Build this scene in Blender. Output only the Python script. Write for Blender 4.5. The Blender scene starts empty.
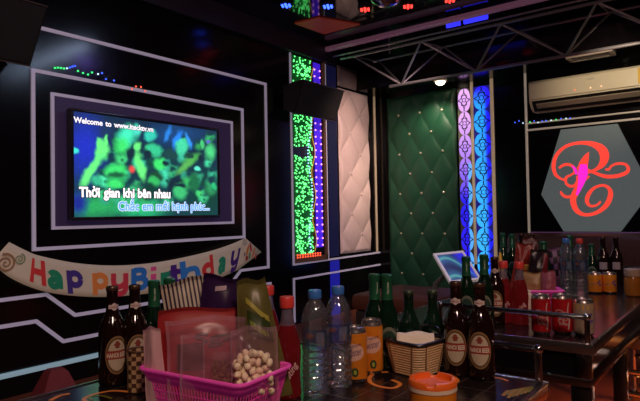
import bpy, bmesh, math, random
from mathutils import Vector, Matrix, noise as mnoise
random.seed(7)
PI = math.pi
sc = bpy.context.scene
COL = sc.collection
FLOOR, CEIL, TAB = -0.95, 1.60, -0.42        # heights relative to eye level (eye level = 0)
XL, YB = -3.2, 5.2                           # left wall plane, back wall plane

# ------------------------------------------------------------------ camera
FPX, YAW, PITCH, ROLL = 567.4, 0.65523, 0.02463, -0.01811
Fv = Vector((-math.sin(YAW)*math.cos(PITCH), math.cos(YAW)*math.cos(PITCH), math.sin(PITCH)))
r0 = Vector((math.cos(YAW), math.sin(YAW), 0)); u0 = r0.cross(Fv)
Rv = r0*math.cos(ROLL)+u0*math.sin(ROLL); Uv = -r0*math.sin(ROLL)+u0*math.cos(ROLL)
cam = bpy.data.cameras.new('camera'); camo = bpy.data.objects.new('camera', cam); COL.objects.link(camo)
cam.sensor_width = 36; cam.lens = FPX/640*36; cam.clip_start = 0.02
m = Matrix.Identity(4)
for i in range(3):
    m[i][0] = Rv[i]; m[i][1] = Uv[i]; m[i][2] = -Fv[i]
camo.matrix_world = m
sc.camera = camo
def ray(x, y): return Fv+Rv*((x-320)/FPX)-Uv*((y-200.5)/FPX)
def at_z(x, y, z): d = ray(x, y); return d*(z/d.z)        # point of a horizontal plane seen at a photo pixel
def at_x(x, y, X=XL): d = ray(x, y); return d*(X/d.x)
def at_y(x, y, Y=YB): d = ray(x, y); return d*(Y/d.y)
def at_d(x, y, d): return ray(x, y)*d

# ------------------------------------------------------------------ materials
MATS = {}
def mat(name, col, rough=.4, metal=0, emit=None, es=0, noise=.12, scale=30, spec=.5, coat=0, bump=0, bscale=80):
    if name in MATS: return MATS[name]
    m = bpy.data.materials.new(name); m.use_nodes = True
    nt = m.node_tree; b = nt.nodes['Principled BSDF']
    tc = nt.nodes.new('ShaderNodeTexCoord'); nz = nt.nodes.new('ShaderNodeTexNoise'); nz.inputs['Scale'].default_value = scale
    nt.links.new(tc.outputs['Object'], nz.inputs['Vector'])
    mx = nt.nodes.new('ShaderNodeMix'); mx.data_type = 'RGBA'
    mx.inputs[6].default_value = (*[c*(1-noise) for c in col], 1); mx.inputs[7].default_value = (*[min(1, c*(1+noise)) for c in col], 1)
    nt.links.new(nz.outputs['Fac'], mx.inputs[0]); nt.links.new(mx.outputs[2], b.inputs['Base Color'])
    b.inputs['Roughness'].default_value = rough; b.inputs['Metallic'].default_value = metal
    b.inputs['Specular IOR Level'].default_value = spec; b.inputs['Coat Weight'].default_value = coat
    if emit:
        b.inputs['Emission Color'].default_value = (*emit, 1); b.inputs['Emission Strength'].default_value = es
    if bump:
        n2 = nt.nodes.new('ShaderNodeTexNoise'); n2.inputs['Scale'].default_value = bscale
        nt.links.new(tc.outputs['Object'], n2.inputs['Vector'])
        bp = nt.nodes.new('ShaderNodeBump'); bp.inputs['Strength'].default_value = bump; bp.inputs['Distance'].default_value = .01
        nt.links.new(n2.outputs['Fac'], bp.inputs['Height']); nt.links.new(bp.outputs['Normal'], b.inputs['Normal'])
    MATS[name] = m
    return m
def glow(name, col, s): return mat(name, col, .5, emit=col, es=s, noise=.05)
def clear(name, tint, haze=.08, hazecol=(.8, .8, .85), refl=.5, rough=.05):
    """thin clear plastic or glass: see-through, with fresnel reflections and a little haze"""
    if name in MATS: return MATS[name]
    m = bpy.data.materials.new(name); m.use_nodes = True; nt = m.node_tree; N = nt.nodes; L = nt.links
    N.remove(N['Principled BSDF']); out = N['Material Output']
    tr = N.new('ShaderNodeBsdfTransparent'); tr.inputs[0].default_value = (*tint, 1)
    df = N.new('ShaderNodeBsdfDiffuse'); df.inputs[0].default_value = (*hazecol, 1)
    gl = N.new('ShaderNodeBsdfGlossy'); gl.inputs['Roughness'].default_value = rough
    nz = N.new('ShaderNodeTexNoise'); nz.inputs['Scale'].default_value = 25
    ma = N.new('ShaderNodeMath'); ma.operation = 'MULTIPLY'; ma.inputs[1].default_value = haze*2
    tc = N.new('ShaderNodeTexCoord'); L.new(tc.outputs['Object'], nz.inputs['Vector'])
    L.new(nz.outputs['Fac'], ma.inputs[0])
    m1 = N.new('ShaderNodeMixShader'); L.new(ma.outputs[0], m1.inputs[0]); L.new(tr.outputs[0], m1.inputs[1]); L.new(df.outputs[0], m1.inputs[2])
    lw = N.new('ShaderNodeLayerWeight'); lw.inputs['Blend'].default_value = refl
    mf = N.new('ShaderNodeMath'); mf.operation = 'MULTIPLY'; mf.inputs[1].default_value = .85; L.new(lw.outputs['Fresnel'], mf.inputs[0])
    m2 = N.new('ShaderNodeMixShader'); L.new(mf.outputs[0], m2.inputs[0]); L.new(m1.outputs[0], m2.inputs[1]); L.new(gl.outputs[0], m2.inputs[2])
    L.new(m2.outputs[0], out.inputs['Surface'])
    MATS[name] = m
    return m
def attr_mat(name, es=1.0, base=False, rough=.3):
    """colours come from the mesh's own colour attribute"""
    m = bpy.data.materials.new(name); m.use_nodes = True; nt = m.node_tree; b = nt.nodes['Principled BSDF']
    at = nt.nodes.new('ShaderNodeVertexColor'); at.layer_name = 'col'
    b.inputs['Roughness'].default_value = rough
    if base: nt.links.new(at.outputs[0], b.inputs['Base Color'])
    else: b.inputs['Base Color'].default_value = (.01, .01, .01, 1)
    if es: nt.links.new(at.outputs[0], b.inputs['Emission Color']); b.inputs['Emission Strength'].default_value = es
    return m

# ------------------------------------------------------------------ mesh builder
class MB:
    def __init__(s): s.v = []; s.f = []
    def add(s, vs, fs):
        n = len(s.v); s.v += [tuple(v) for v in vs]; s.f += [tuple(i+n for i in f) for f in fs]; return s
    def box(s, a, b, bev=0.0):
        bm = bmesh.new(); bmesh.ops.create_cube(bm, size=1)
        for v in bm.verts: v.co = Vector([(a[i]+b[i])/2+v.co[i]*(b[i]-a[i]) for i in range(3)])
        if bev: bmesh.ops.bevel(bm, geom=bm.edges[:], offset=bev, segments=2, profile=.5, affect='EDGES')
        bm.verts.index_update(); s.add([v.co for v in bm.verts], [[v.index for v in f.verts] for f in bm.faces]); bm.free(); return s
    def lathe(s, prof, n=24, c=(0, 0, 0), rot=0, sq=0):
        """prof: (radius, z) from bottom to top"""
        vs = []; fs = []
        for r, z in prof:
            for k in range(n):
                a = 2*PI*k/n+rot; vs.append((c[0]+r*math.cos(a), c[1]+r*math.sin(a), c[2]+z))
        for j in range(len(prof)-1):
            for k in range(n):
                k2 = (k+1) % n; fs.append((j*n+k, j*n+k2, (j+1)*n+k2, (j+1)*n+k))
        if prof[0][0] > 1e-5: fs.append(tuple(range(n))[::-1])
        if prof[-1][0] > 1e-5: fs.append(tuple((len(prof)-1)*n+k for k in range(n)))
        return s.add(vs, fs)
    def tube(s, pts, r, n=8, closed=False):
        pts = [Vector(p) for p in pts]; N = len(pts); vs = []; fs = []
        prev = None
        for i, p in enumerate(pts):
            if closed: t = (pts[(i+1) % N]-pts[i-1])
            else: t = pts[min(i+1, N-1)]-pts[max(i-1, 0)]
            t.normalize()
            if prev is None:
                up = Vector((0, 0, 1)) if abs(t.z) < .9 else Vector((1, 0, 0))
                a = t.cross(up).normalized()
            else:
                a = (prev-t*prev.dot(t)).normalized()
            prev = a; b = t.cross(a)
            rr = r[i] if isinstance(r, (list, tuple)) else r
            for k in range(n):
                q = 2*PI*k/n; vs.append(p+a*(rr*math.cos(q))+b*(rr*math.sin(q)))
        for i in range(N if closed else N-1):
            j = (i+1) % N
            for k in range(n):
                k2 = (k+1) % n; fs.append((i*n+k, i*n+k2, j*n+k2, j*n+k))
        if not closed: fs.append(tuple(range(n))[::-1]); fs.append(tuple((N-1)*n+k for k in range(n)))
        return s.add(vs, fs)
    def ball(s, c, r, nu=8, nv=5):
        if not isinstance(r, (list, tuple)): r = (r, r, r)
        vs = [(c[0], c[1], c[2]-r[2])]; fs = []
        for j in range(1, nv):
            ph = -PI/2+PI*j/nv
            for k in range(nu):
                a = 2*PI*k/nu; vs.append((c[0]+r[0]*math.cos(ph)*math.cos(a), c[1]+r[1]*math.cos(ph)*math.sin(a), c[2]+r[2]*math.sin(ph)))
        vs.append((c[0], c[1], c[2]+r[2])); T = len(vs)-1
        for k in range(nu):
            k2 = (k+1) % nu; fs.append((0, 1+k2, 1+k)); fs.append((T, 1+(nv-2)*nu+k, 1+(nv-2)*nu+k2))
            for j in range(nv-2): fs.append((1+j*nu+k, 1+j*nu+k2, 1+(j+1)*nu+k2, 1+(j+1)*nu+k))
        return s.add(vs, fs)
    def prism(s, poly, fn, h0, h1):
        """2-D polygon mapped by fn(x, y, h) and extruded from h0 to h1"""
        n = len(poly); vs = [fn(x, y, h0) for x, y in poly]+[fn(x, y, h1) for x, y in poly]
        fs = [tuple(range(n))[::-1], tuple(range(n, 2*n))]+[(i, (i+1) % n, n+(i+1) % n, n+i) for i in range(n)]
        return s.add(vs, fs)
    def map(s, fn): s.v = [tuple(fn(*v)) for v in s.v]; return s

def mesh_obj(name, mb, mt, parent=None, smooth=True, angle=35, solid=0, cols=None, sub=0):
    me = bpy.data.meshes.new(name); me.from_pydata([tuple(v) for v in mb.v], [], mb.f)
    if cols:
        ca = me.color_attributes.new('col', 'FLOAT_COLOR', 'POINT')
        for i, c in enumerate(cols): ca.data[i].color = (*c, 1)
    bm = bmesh.new(); bm.from_mesh(me); bmesh.ops.recalc_face_normals(bm, faces=bm.faces)
    if smooth:
        for f in bm.faces: f.smooth = True
        for e in bm.edges:
            if len(e.link_faces) == 2 and e.calc_face_angle(0) > math.radians(angle): e.smooth = False
    bm.to_mesh(me); bm.free()
    me.materials.append(mt)
    o = bpy.data.objects.new(name, me); COL.objects.link(o)
    if parent is not None: o.parent = parent
    if solid: md = o.modifiers.new('solid', 'SOLIDIFY'); md.thickness = solid; md.offset = 0
    if sub: md = o.modifiers.new('sub', 'SUBSURF'); md.levels = sub; md.render_levels = sub
    return o
def tag(o, label, cat, group=None, kind=None):
    o['label'] = label; o['category'] = cat
    if group: o['group'] = group
    if kind: o['kind'] = kind
    return o
def thing(name, label, cat, loc=(0, 0, 0), rz=0, group=None):
    o = bpy.data.objects.new(name, None); o.empty_display_size = .05; COL.objects.link(o)
    o.location = loc; o.rotation_euler = (0, 0, rz); return tag(o, label, cat, group)
def struct(name, mb, mt, parent=None, smooth=False, **k):
    o = mesh_obj(name, mb, mt, parent, smooth, **k)
    if parent is None: o['kind'] = 'structure'
    return o
def dup(root, loc, rz, label=None, group=None, scale=None):
    r = root.copy(); COL.objects.link(r); r.location = loc; r.rotation_euler = (0, 0, rz)
    if label: r['label'] = label
    if group: r['group'] = group
    if scale: r.scale = (scale[0], scale[0], scale[1])
    for ch in list(root.children):
        c = ch.copy(); COL.objects.link(c); c.parent = r
        for g in list(ch.children):
            d = g.copy(); COL.objects.link(d); d.parent = c
    return r
def face_cam(p, off=0): return math.atan2(-p[1], -p[0])+PI/2+off     # turns local -Y to the camera

# text as 2-D triangles
_tc = {}
def text2d(s, size=1.0, bold=0.0, width=None, center=True, shear=0):
    key = (s, bold, shear)
    if key not in _tc:
        cu = bpy.data.curves.new('t', 'FONT'); cu.body = s; cu.size = 1; cu.offset = bold; cu.resolution_u = 3; cu.shear = shear
        o = bpy.data.objects.new('t', cu); COL.objects.link(o)
        dg = bpy.context.evaluated_depsgraph_get(); dg.update()
        me = o.evaluated_get(dg).to_mesh()
        _tc[key] = ([(v.co.x, v.co.y) for v in me.vertices], [tuple(p.vertices) for p in me.polygons])
        bpy.data.objects.remove(o); bpy.data.curves.remove(cu)
    vs, fs = _tc[key]
    if not vs: return [], []
    x0 = min(v[0] for v in vs); x1 = max(v[0] for v in vs)
    k = size; kx = size if width is None else width/(x1-x0)
    cx = (x0+x1)/2 if center else x0
    return [((x-cx)*kx, y*k) for x, y in vs], fs
def catmull(P, n=8):
    out = []
    for i in range(len(P)-1):
        a, b, c, d = P[max(i-1, 0)], P[i], P[i+1], P[min(i+2, len(P)-1)]
        for k in range(n):
            t = k/n
            out.append(tuple(.5*(2*b[j]+(c[j]-a[j])*t+(2*a[j]-5*b[j]+4*c[j]-d[j])*t*t+(3*b[j]-a[j]-3*c[j]+d[j])*t**3) for j in range(len(b))))
    out.append(tuple(P[-1])); return out
def ribbon(mb, P, fn, n=8):
    """P: (x, y, width) strokes, flat ribbon mapped by fn(x, y)"""
    Q = catmull(P, n); vs = []; fs = []
    for i, (x, y, w) in enumerate(Q):
        a = Q[max(i-1, 0)]; b = Q[min(i+1, len(Q)-1)]; tx, ty = b[0]-a[0], b[1]-a[1]; l = math.hypot(tx, ty) or 1
        vs.append(fn(x-ty/l*w/2, y+tx/l*w/2)); vs.append(fn(x+ty/l*w/2, y-tx/l*w/2))
        if i: j = 2*i; fs.append((j-2, j-1, j+1, j))
    return mb.add(vs, fs)
def wrap_text(mb, s, r, z, size, bold=0, width=None, rot=0.0, shear=0, ang=0.0):
    vs, fs = text2d(s, size, bold, width, True, shear); c, q = math.cos(rot), math.sin(rot)
    out = []
    for x, y in vs:
        X, Y = x*c-y*q, x*q+y*c; t = X/r+ang
        out.append((r*math.sin(t), -r*math.cos(t), z+Y))
    return mb.add(out, fs)
def wrap_disc(mb, r, z, a, b, ang=0.0, n=28, rings=5):
    """ellipse a by b on a cylinder of radius r"""
    vs = [(r*math.sin(ang), -r*math.cos(ang), z)]; fs = []
    for j in range(1, rings+1):
        for k in range(n):
            q = 2*PI*k/n; t = ang+a*j/rings*math.cos(q)/r; vs.append((r*math.sin(t), -r*math.cos(t), z+b*j/rings*math.sin(q)))
    for k in range(n):
        k2 = (k+1) % n; fs.append((0, 1+k, 1+k2))
        for j in range(rings-1): fs.append((1+j*n+k, 1+(j+1)*n+k, 1+(j+1)*n+k2, 1+j*n+k2))
    return mb.add(vs, fs)
def wrap_rect(mb, r, z0, z1, w, ang=0.0, n=12, r1=None):
    vs = []; fs = []; r1 = r1 or r
    for k in range(n+1):
        t = ang+(k/n-.5)*w/r; vs += [(r*math.sin(t), -r*math.cos(t), z0), (r1*math.sin(t), -r1*math.cos(t), z1)]
        if k: j = 2*k; fs.append((j-2, j, j+1, j-1))
    return mb.add(vs, fs)

# ------------------------------------------------------------------ common materials
BLK = mat('black_acrylic', (.0045, .0035, .0045), .16, spec=.35, noise=.3, scale=3)
BLKM = mat('black_matte', (.008, .007, .008), .6, spec=.2)
TRIM = mat('lilac_trim', (.5, .46, .56), .4, emit=(.30, .26, .36), es=.42)  # plain strips, light on them imitated by low emission
GOLD = mat('champagne_trim', (.62, .47, .36), .3, .3, emit=(.55, .38, .22), es=.32)  # low emission stands in for warm light on the metal
CHROME = mat('chrome', (.62, .6, .62), .16, 1.0, noise=.05)
DCHROME = mat('dark_chrome', (.20, .16, .15), .25, 1.0, noise=.1)
WHITE = mat('white_plastic', (.75, .72, .7), .4)
CREAM = mat('cream_paper', (.56, .46, .32), .6)
BROWNG = mat('brown_glass', (.012, .004, .003), .07, spec=.7, noise=.3)
GREENG = mat('green_glass', (.004, .018, .008), .07, spec=.7, noise=.3)
FOIL = mat('green_foil', (.016, .12, .055), .35, .2, noise=.25, bump=.15, bscale=200)
CAPD = mat('dark_cap', (.09, .045, .03), .35, .5)
TAN = mat('label_tan', (.26, .15, .06), .5)
REDLAB = mat('label_red', (.32, .04, .03), .5)
REDCAP = mat('red_cap', (.75, .06, .05), .35)
ORANGE = mat('orange_plastic', (.85, .22, .02), .32)
PINK = mat('pink_plastic', (.62, .05, .30), .3, emit=(.5, .02, .2), es=.10)
BLACKINK = mat('black_ink', (.01, .01, .012), .5)
WATERP = clear('water_plastic', (.94, .955, .975), .06, (.75, .82, .95), .50, .06)
CLEARBAG = clear('clear_bag_film', (.96, .91, .93), .075, (.80, .45, .55), .18, .2)

# ------------------------------------------------------------------ room shell
wall = lambda a, b: MB().box(a, b)
fl = mat('floor_tile', (.20, .055, .025), .35, noise=.35, scale=5)
struct('floor', wall((XL-.1, -2.6, FLOOR-.1), (2.1, YB+.1, FLOOR)), fl)
ce = mat('ceiling_gloss', (.010, .006, .012), .07, spec=.6, noise=.3, scale=2)
struct('ceiling', wall((XL-.1, -2.6, CEIL), (2.1, YB+.1, CEIL+.1)), ce)
struct('wall_left', wall((XL-.1, -2.6, FLOOR), (XL, YB+.1, CEIL)), BLK)
struct('wall_back', wall((XL, YB, FLOOR), (2.0, YB+.1, CEIL)), BLK)
struct('wall_right', wall((2.0, -2.6, FLOOR), (2.1, YB+.1, CEIL)), BLKM)
struct('wall_front', wall((XL, -2.6, FLOOR), (2.0, -2.5, CEIL)), BLKM)
# soffit before the back wall, cornice along the left wall
SOF = 1.245
struct('trim_1', wall((XL, 4.78, SOF), (2.0, YB, CEIL)), mat('soffit_gloss', (.006, .004, .006), .16, spec=.35))
struct('trim_2', wall((XL, -2.5, 1.425), (XL+.05, 4.40, CEIL)), mat('cornice_dark', (.016, .011, .022), .5))
tn = [3]
def wall_line(pts, w=.019, mt=TRIM, thick=.012):
    """flat strip trim on the left wall through (Y, z) points, mitred at the corners"""
    mb = MB(); n = len(pts); L = []; R = []
    for i, (y, z) in enumerate(pts):
        ds = []
        if i: ds.append(Vector((y-pts[i-1][0], z-pts[i-1][1])).normalized())
        if i < n-1: ds.append(Vector((pts[i+1][0]-y, pts[i+1][1]-z)).normalized())
        nn = sum((Vector((-d.y, d.x)) for d in ds), Vector((0, 0))).normalized()
        k = w/2/max(.3, nn.dot(Vector((-ds[0].y, ds[0].x))))
        L.append((y+nn.x*k, z+nn.y*k)); R.append((y-nn.x*k, z-nn.y*k))
    for i in range(n-1):
        mb.prism([L[i], L[i+1], R[i+1], R[i]], lambda a, b, h: (XL+h, a, b), 0.0005, thick)
    o = struct('trim_%d' % tn[0], mb, mt); tn[0] += 1; return o
cl = lambda y0, y1, z0, z1: [(y0, z0), (y0, z1), (y1, z1), (y1, z0), (y0, z0)]
# recess field behind the television, pinkish light put into colour and emission
struct('wall_left_recess_panel', MB().box((XL+.0005, 1.645, -.05), (XL+.004, 3.053, .722)), mat('purple_lit_recess', (.03, .018, .05), .5, emit=(.035, .02, .07), es=.3))
def rect_frame(y0, y1, z0, z1, w=.02):
    wall_line([(y0, z0-w/2), (y0, z1)], w); wall_line([(y0-w/2, z1), (y1+w/2, z1)], w)
    wall_line([(y1, z1), (y1, z0-w/2)], w); wall_line([(y0+w/2, z0), (y1-w/2, z0)], w)
rect_frame(1.645, 3.053, -.05, .722, .018)
rect_frame(1.535, 3.170, -.165, .838, .02)
wall_line([(1.30, 1.088), (3.443, 1.088), (3.443, -.424), (3.128, -.424), (2.968, -.565), (1.772, -.565), (1.604, -.424), (1.15, -.424)], .02)
wall_line([(1.15, -.565), (1.545, -.565), (1.70, -.705), (3.02, -.705), (3.18, -.56), (3.463, -.56), (3.463, FLOOR+.02)], .02)
# right-hand section of the left wall
wall_line([(3.765, 1.42), (3.765, -.43), (5.19, -.415)], .016)
wall_line([(3.765, FLOOR+.02), (3.765, -.555), (5.19, -.545)], .016)
wall_line([(5.135, 1.42), (5.135, -.405)], .022, GOLD)
wall_line([(4.265, 1.42), (4.265, -.42)], .02)
struct('baseboard_left', MB().box((XL+.0005, -2.4, -.838), (XL+.03, 3.44, -.813), .004), mat('ice_baseboard', (.5, .6, .68), .25, .4, emit=(.25, .42, .5), es=.45))
# pilaster between window and white padding, blue light put into its emission
struct('wall_left_pilaster', MB().box((XL+.0005, 4.30, -.40), (XL+.010, 4.44, 1.42)), mat('blue_lit_pilaster', (.01, .01, .03), .3, emit=(.01, .01, .06), es=.35))
struct('wall_left_pilaster_foot', MB().box((XL+.0005, 4.30, FLOOR), (XL+.010, 4.44, -.44)), mat('blue_lit_pilaster_foot', (.01, .01, .06), .3, emit=(.015, .015, .40), es=.6))  # foot of the pilaster, stronger emission for the blue light there

# back-wall trims
def back_trim(x0, z0, x1, z1, w, mt=GOLD, d=.02):
    mb = MB()
    if abs(x1-x0) < abs(z1-z0): mb.box((x0-w/2, YB-d, z0), (x0+w/2, YB-.0005, z1), .002)
    else: mb.box((x0, YB-d, z0-w/2), (x1, YB-.0005, z0+w/2), .002)
    o = struct('trim_%d' % tn[0], mb, mt); tn[0] += 1
WARM = mat('warm_metal_trim', (.6, .5, .42), .3, .4, emit=(.5, .4, .32), es=.3)
back_trim(-2.131, -.5, -2.131, SOF, .024); back_trim(-1.936, -.5, -1.936, SOF, .028)
back_trim(-1.624, -.5, -1.624, SOF, .018, WARM)
back_trim(-1.61, .785, 1.9, .785, .012, WARM); back_trim(-1.61, .725, 1.9, .725, .016, WARM)
back_trim(-1.61, -.195, 1.9, -.195, .012, mat('pink_lit_trim', (.3, .2, .3), .3, .3, emit=(.2, .05, .25), es=.12))  # pink light on the strip put into colour and emission
# chrome moulding edging the higher ceiling, pink LED light put into its colour
struct('trim_%d' % tn[0], MB().box((XL, 4.22, CEIL-.075), (2.0, 4.27, CEIL-.035), .006), mat('pink_lit_chrome', (.6, .42, .5), .25, .8, emit=(.35, .12, .22), es=.16)); tn[0] += 1

# ------------------------------------------------------------------ television
tv = thing('wall_television', 'wide black television showing a green karaoke crowd video, high on the black wall', 'television', (XL+.03, 2.284, .318))
TX = .045                                     # front of the screen above the wall spacer
tw, th = 1.105, .615
W3 = lambda y, z, h=0.0: (TX+h, y, z)
mesh_obj('frame', MB().box((.0, -tw/2-.018, -th/2-.02), (TX-.004, tw/2+.018, th/2+.018), .006), mat('tv_black', (.012, .011, .014), .3), tv)
mesh_obj('bezel', MB().box((TX-.006, -tw/2-.018, th/2), (TX+.006, tw/2+.018, th/2+.018), .002).box((TX-.006, -tw/2-.018, -th/2-.02), (TX+.006, tw/2+.018, -th/2), .002)
         .box((TX-.006, -tw/2-.018, -th/2), (TX+.006, -tw/2, th/2)).box((TX-.006, tw/2, -th/2), (TX+.006, tw/2+.018, th/2)), mat('tv_bezel', (.03, .025, .035), .25, .4), tv)
def sm(x): x = max(0, min(1, x)); return x*x*(3-2*x)
BL = []
def E(x, y, a, b, c, soft=.35, rot=0): BL.append((x, y, a, b, c, soft, math.cos(rot), math.sin(rot)))
def SEG(x0, y0, x1, y1, w, c): E((x0+x1)/2, (y0+y1)/2, math.hypot(x1-x0, y1-y0)/2+w*.5, w, c, .35, math.atan2(y1-y0, x1-x0))
G1, G2, G3, CY, DK, DB = (.04, .62, .13), (.12, .75, .18), (.02, .32, .09), (.05, .72, .42), (.006, .02, .035), (.01, .03, .22)
E(80, 150, 100, 160, (.012, .025, .42), .8); E(370, 110, 150, 60, (.01, .05, .16), .8); E(470, 300, 90, 110, (.004, .045, .03), .7)
E(120, 340, 150, 60, G3, .7); E(260, 345, 120, 50, (.02, .42, .16), .7); E(150, 110, 40, 60, (.01, .03, .09), .6)
hr = random.Random(12)
for k in range(62):
    hx_, hy_ = 125+375*hr.random(), 120+215*hr.random(); ra = 15+12*hr.random(); g_ = .45+.75*hr.random()*(1.15-.45*(hx_-125)/375)
    E(hx_, hy_, ra, ra*1.25, (.05*g_, .55*g_, (.14+.25*hr.random())*g_), .6); E(hx_+4*hr.random(), hy_-ra*.75, ra*.95, ra*.6, (.006, .035, .05), .5); E(hx_+6, hy_+4, ra*.3, ra*.4, (.01, .12, .06), .6)
E(50, 165, 18, 13, (.04, .65, .55)); E(290, 115, 28, 26, (.03, .48, .36)); E(305, 160, 36, 26, (.03, .45, .22)); E(355, 175, 30, 26, (.01, .05, .05))
E(215, 112, 42, 48, CY, .5); E(200, 148, 36, 38, G1, .5); E(245, 95, 18, 30, (.06, .6, .45), .5)
E(318, 205, 34, 26, G1); E(330, 235, 25, 18, (.05, .6, .35)); E(375, 125, 14, 45, (.02, .20, .75), .5, .3); E(345, 110, 12, 34, (.02, .18, .6), .5, .3); E(408, 130, 10, 36, (.03, .25, .75), .5, -.4)
E(390, 150, 24, 32, (.05, .55, .3)); E(420, 190, 45, 20, (.05, .30, .06), .5, -.5); E(400, 215, 50, 16, (.08, .36, .08), .5, -.8)
E(482, 165, 24, 34, (.06, .52, .18), .5); E(455, 140, 12, 22, (.05, .45, .15)); E(440, 222, 15, 12, (.1, .7, .5)); E(495, 275, 12, 14, (.02, .4, .15))
SEG(140, 165, 62, 285, 22, G2); E(135, 158, 32, 40, G2, .4); E(122, 135, 12, 20, G2); E(150, 130, 10, 22, G2)
E(165, 180, 22, 30, (.005, .03, .05), .5); E(180, 225, 48, 30, G1, .4); E(185, 250, 46, 30, G3, .4); E(178, 268, 38, 20, G1, .4); E(180, 240, 42, 10, (.01, .10, .04), .4)
SEG(248, 160, 268, 265, 18, G2); E(250, 150, 16, 22, G2); E(282, 175, 18, 16, DK); E(228, 175, 20, 18, DK); E(285, 205, 16, 26, (.006, .05, .04))
E(310, 245, 34, 28, (.01, .06, .03)); E(300, 262, 26, 22, (.03, .4, .1)); E(285, 295, 40, 34, (.005, .04, .03)); E(365, 268, 42, 26, DK); E(385, 295, 30, 34, (.04, .42, .14)); E(352, 300, 20, 30, DK)
E(385, 275, 30, 8, DK); E(120, 260, 26, 22, (.03, .38, .2)); E(60, 330, 50, 60, (.01, .02, .22), .6); E(430, 265, 26, 40, (.01, .12, .05)); E(232, 220, 14, 15, (.75, .06, .05), .6)
E(410, 180, 18, 14, (.01, .05, .04)); E(452, 185, 14, 14, DK); E(478, 135, 8, 8, (.1, .1, .5)); E(340, 205, 16, 12, DK)
nx, ny = 210, 118
mb = MB(); cols = []
rnd = random.Random(3)
for j in range(ny+1):
    for i in range(nx+1):
        u, v = i/nx, j/ny
        q_ = Vector((XL+.03+TX, 2.284+(u-.5)*tw, .318+(.5-v)*th)); f_ = FPX/q_.dot(Fv)
        px = (320+f_*q_.dot(Rv)-60)*3.206; py = (200.5-f_*q_.dot(Uv)-100)*3.206
        w_ = mnoise.noise_vector(Vector((px/38, py/38, 0)))*8+mnoise.noise_vector(Vector((px/14, py/14, 5)))*4
        px += w_.x; py += w_.y
        c = [.006, .02+.02*v, .05]
        for (x, y, a, b, cc, so, ct, stn) in BL:
            dx, dy = px-x, py-y; ex, ey = (dx*ct+dy*stn)/a, (-dx*stn+dy*ct)/b; d = math.sqrt(ex*ex+ey*ey)
            if d < 1:
                k = sm((1-d)/min(1, so+.25))
                for q in range(3): c[q] += (cc[q]-c[q])*k
        g = .85+.3*rnd.random()
        cols.append([q*g for q in c]); mb.v.append((TX, (u-.5)*tw, (.5-v)*th))
for j in range(ny):
    for i in range(nx):
        a = j*(nx+1)+i; mb.f.append((a, a+1, a+nx+2, a+nx+1))
scr = mesh_obj('screen', mb, attr_mat('video_picture', 1.45), tv, cols=cols)
def screen_text(name, s, px0, px1, y, size, col, strength, outline, bold=.012):
    """px0, px1, y: start, end and baseline"""
    def sp(px): p = at_x(px/3.206+60, y/3.206+100, XL+.03+TX+.003); return p.y-2.284, p.z-.318
    words = s.split(' '); W = [text2d(w, size, .008, None, False)[0] for w in words]; gap = size*.42
    ws = [max(v[0] for v in w)-min(v[0] for v in w) for w in W]; tot = sum(ws)+gap*(len(words)-1)
    (ya, z), (yb, _) = sp(px0), sp(px1); k = (yb-ya)/tot; x0 = ya
    gm = glow('glow_'+name, col, strength)
    for w, wd in zip(words, ws):
        vs, fs = text2d(w, size, .008, wd*k, False); mn = min(v[0] for v in vs)
        for q, (d, mt, h) in enumerate(((bold+size*.05, outline, .002), (bold, gm, .004))):
            mb = MB(); shifts = [(0, 0)]+[(d*math.cos(a*PI/4), d*math.sin(a*PI/4)) for a in range(8)]
            for n_, (dx, dy) in enumerate(shifts): mb.add([(TX+h+n_*.00004, x0+x-mn+dx, z+y_+dy) for x, y_ in vs], fs)
            mesh_obj(name if q else name+'_outline', mb, mt, scr, False)
        x0 += wd*k+gap*k
blk = mat('screen_black', (.002, .002, .004), .5)
screen_text('title_lettering', 'Welcome to www.itecktv.vn', 44, 298, 71, .046, (.95, .92, 1), 1.0, blk, .0012)
screen_text('lyric_lettering', 'Thời gian khi bên nhau', 62, 353, 310, .082, (1, .93, .95), 1.1, blk, .0024)
screen_text('second_lyric_lettering', 'Chắc em mới hạnh phúc...', 188, 480, 354, .078, (.14, .42, .85), .9, glow('lyric_white_edge', (.8, .85, .95), .8), .0014)

# ------------------------------------------------------------------ birthday banner
BX = XL+.05
def wp(x, y): p = at_x(x, y, BX); return p.y, p.z
top = catmull([wp(9, 242), wp(24, 250), wp(40, 256), wp(80, 263.5), wp(120, 265.5), wp(160, 262), wp(200, 253.5), wp(225, 246), wp(245, 238)], 6)
bot = catmull([wp(-9, 262), wp(10, 278), wp(42, 291), wp(82, 296.5), wp(120, 296.5), wp(160, 292), wp(205, 283), wp(222, 276.5), wp(238, 269.5)], 6)
ban = thing('birthday_banner', 'long white paper banner reading Happy Birthday in coloured letters, strung below the television', 'banner', (BX, 2.3, -.35))
def loc(y, z, h=0.0): return (h, y-2.3, z+.35)
N = len(top)-1
def bmap(s, t, h):                     # s along 0..1, t across 0..1
    f = max(0, min(.99999, s))*N; i = int(f); k = f-i
    a = [top[i][q]*(1-k)+top[i+1][q]*k for q in (0, 1)]; b = [bot[i][q]*(1-k)+bot[i+1][q]*k for q in (0, 1)]
    return loc(b[0]+(a[0]-b[0])*t, b[1]+(a[1]-b[1])*t, h+.012*math.sin(s*9))
mb = MB(); ns, nt_ = 60, 5
for i in range(ns+1):
    for j in range(nt_+1): mb.v.append(bmap(i/ns, j/nt_, 0))
for i in range(ns):
    for j in range(nt_):
        a = i*(nt_+1)+j; mb.f.append((a, a+1, a+nt_+2, a+nt_+1))
tip = wp(261, 252); k = len(mb.v)      # pointed right end
mb.v.append(loc(tip[0], tip[1], .004)); e = ns*(nt_+1)
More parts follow.
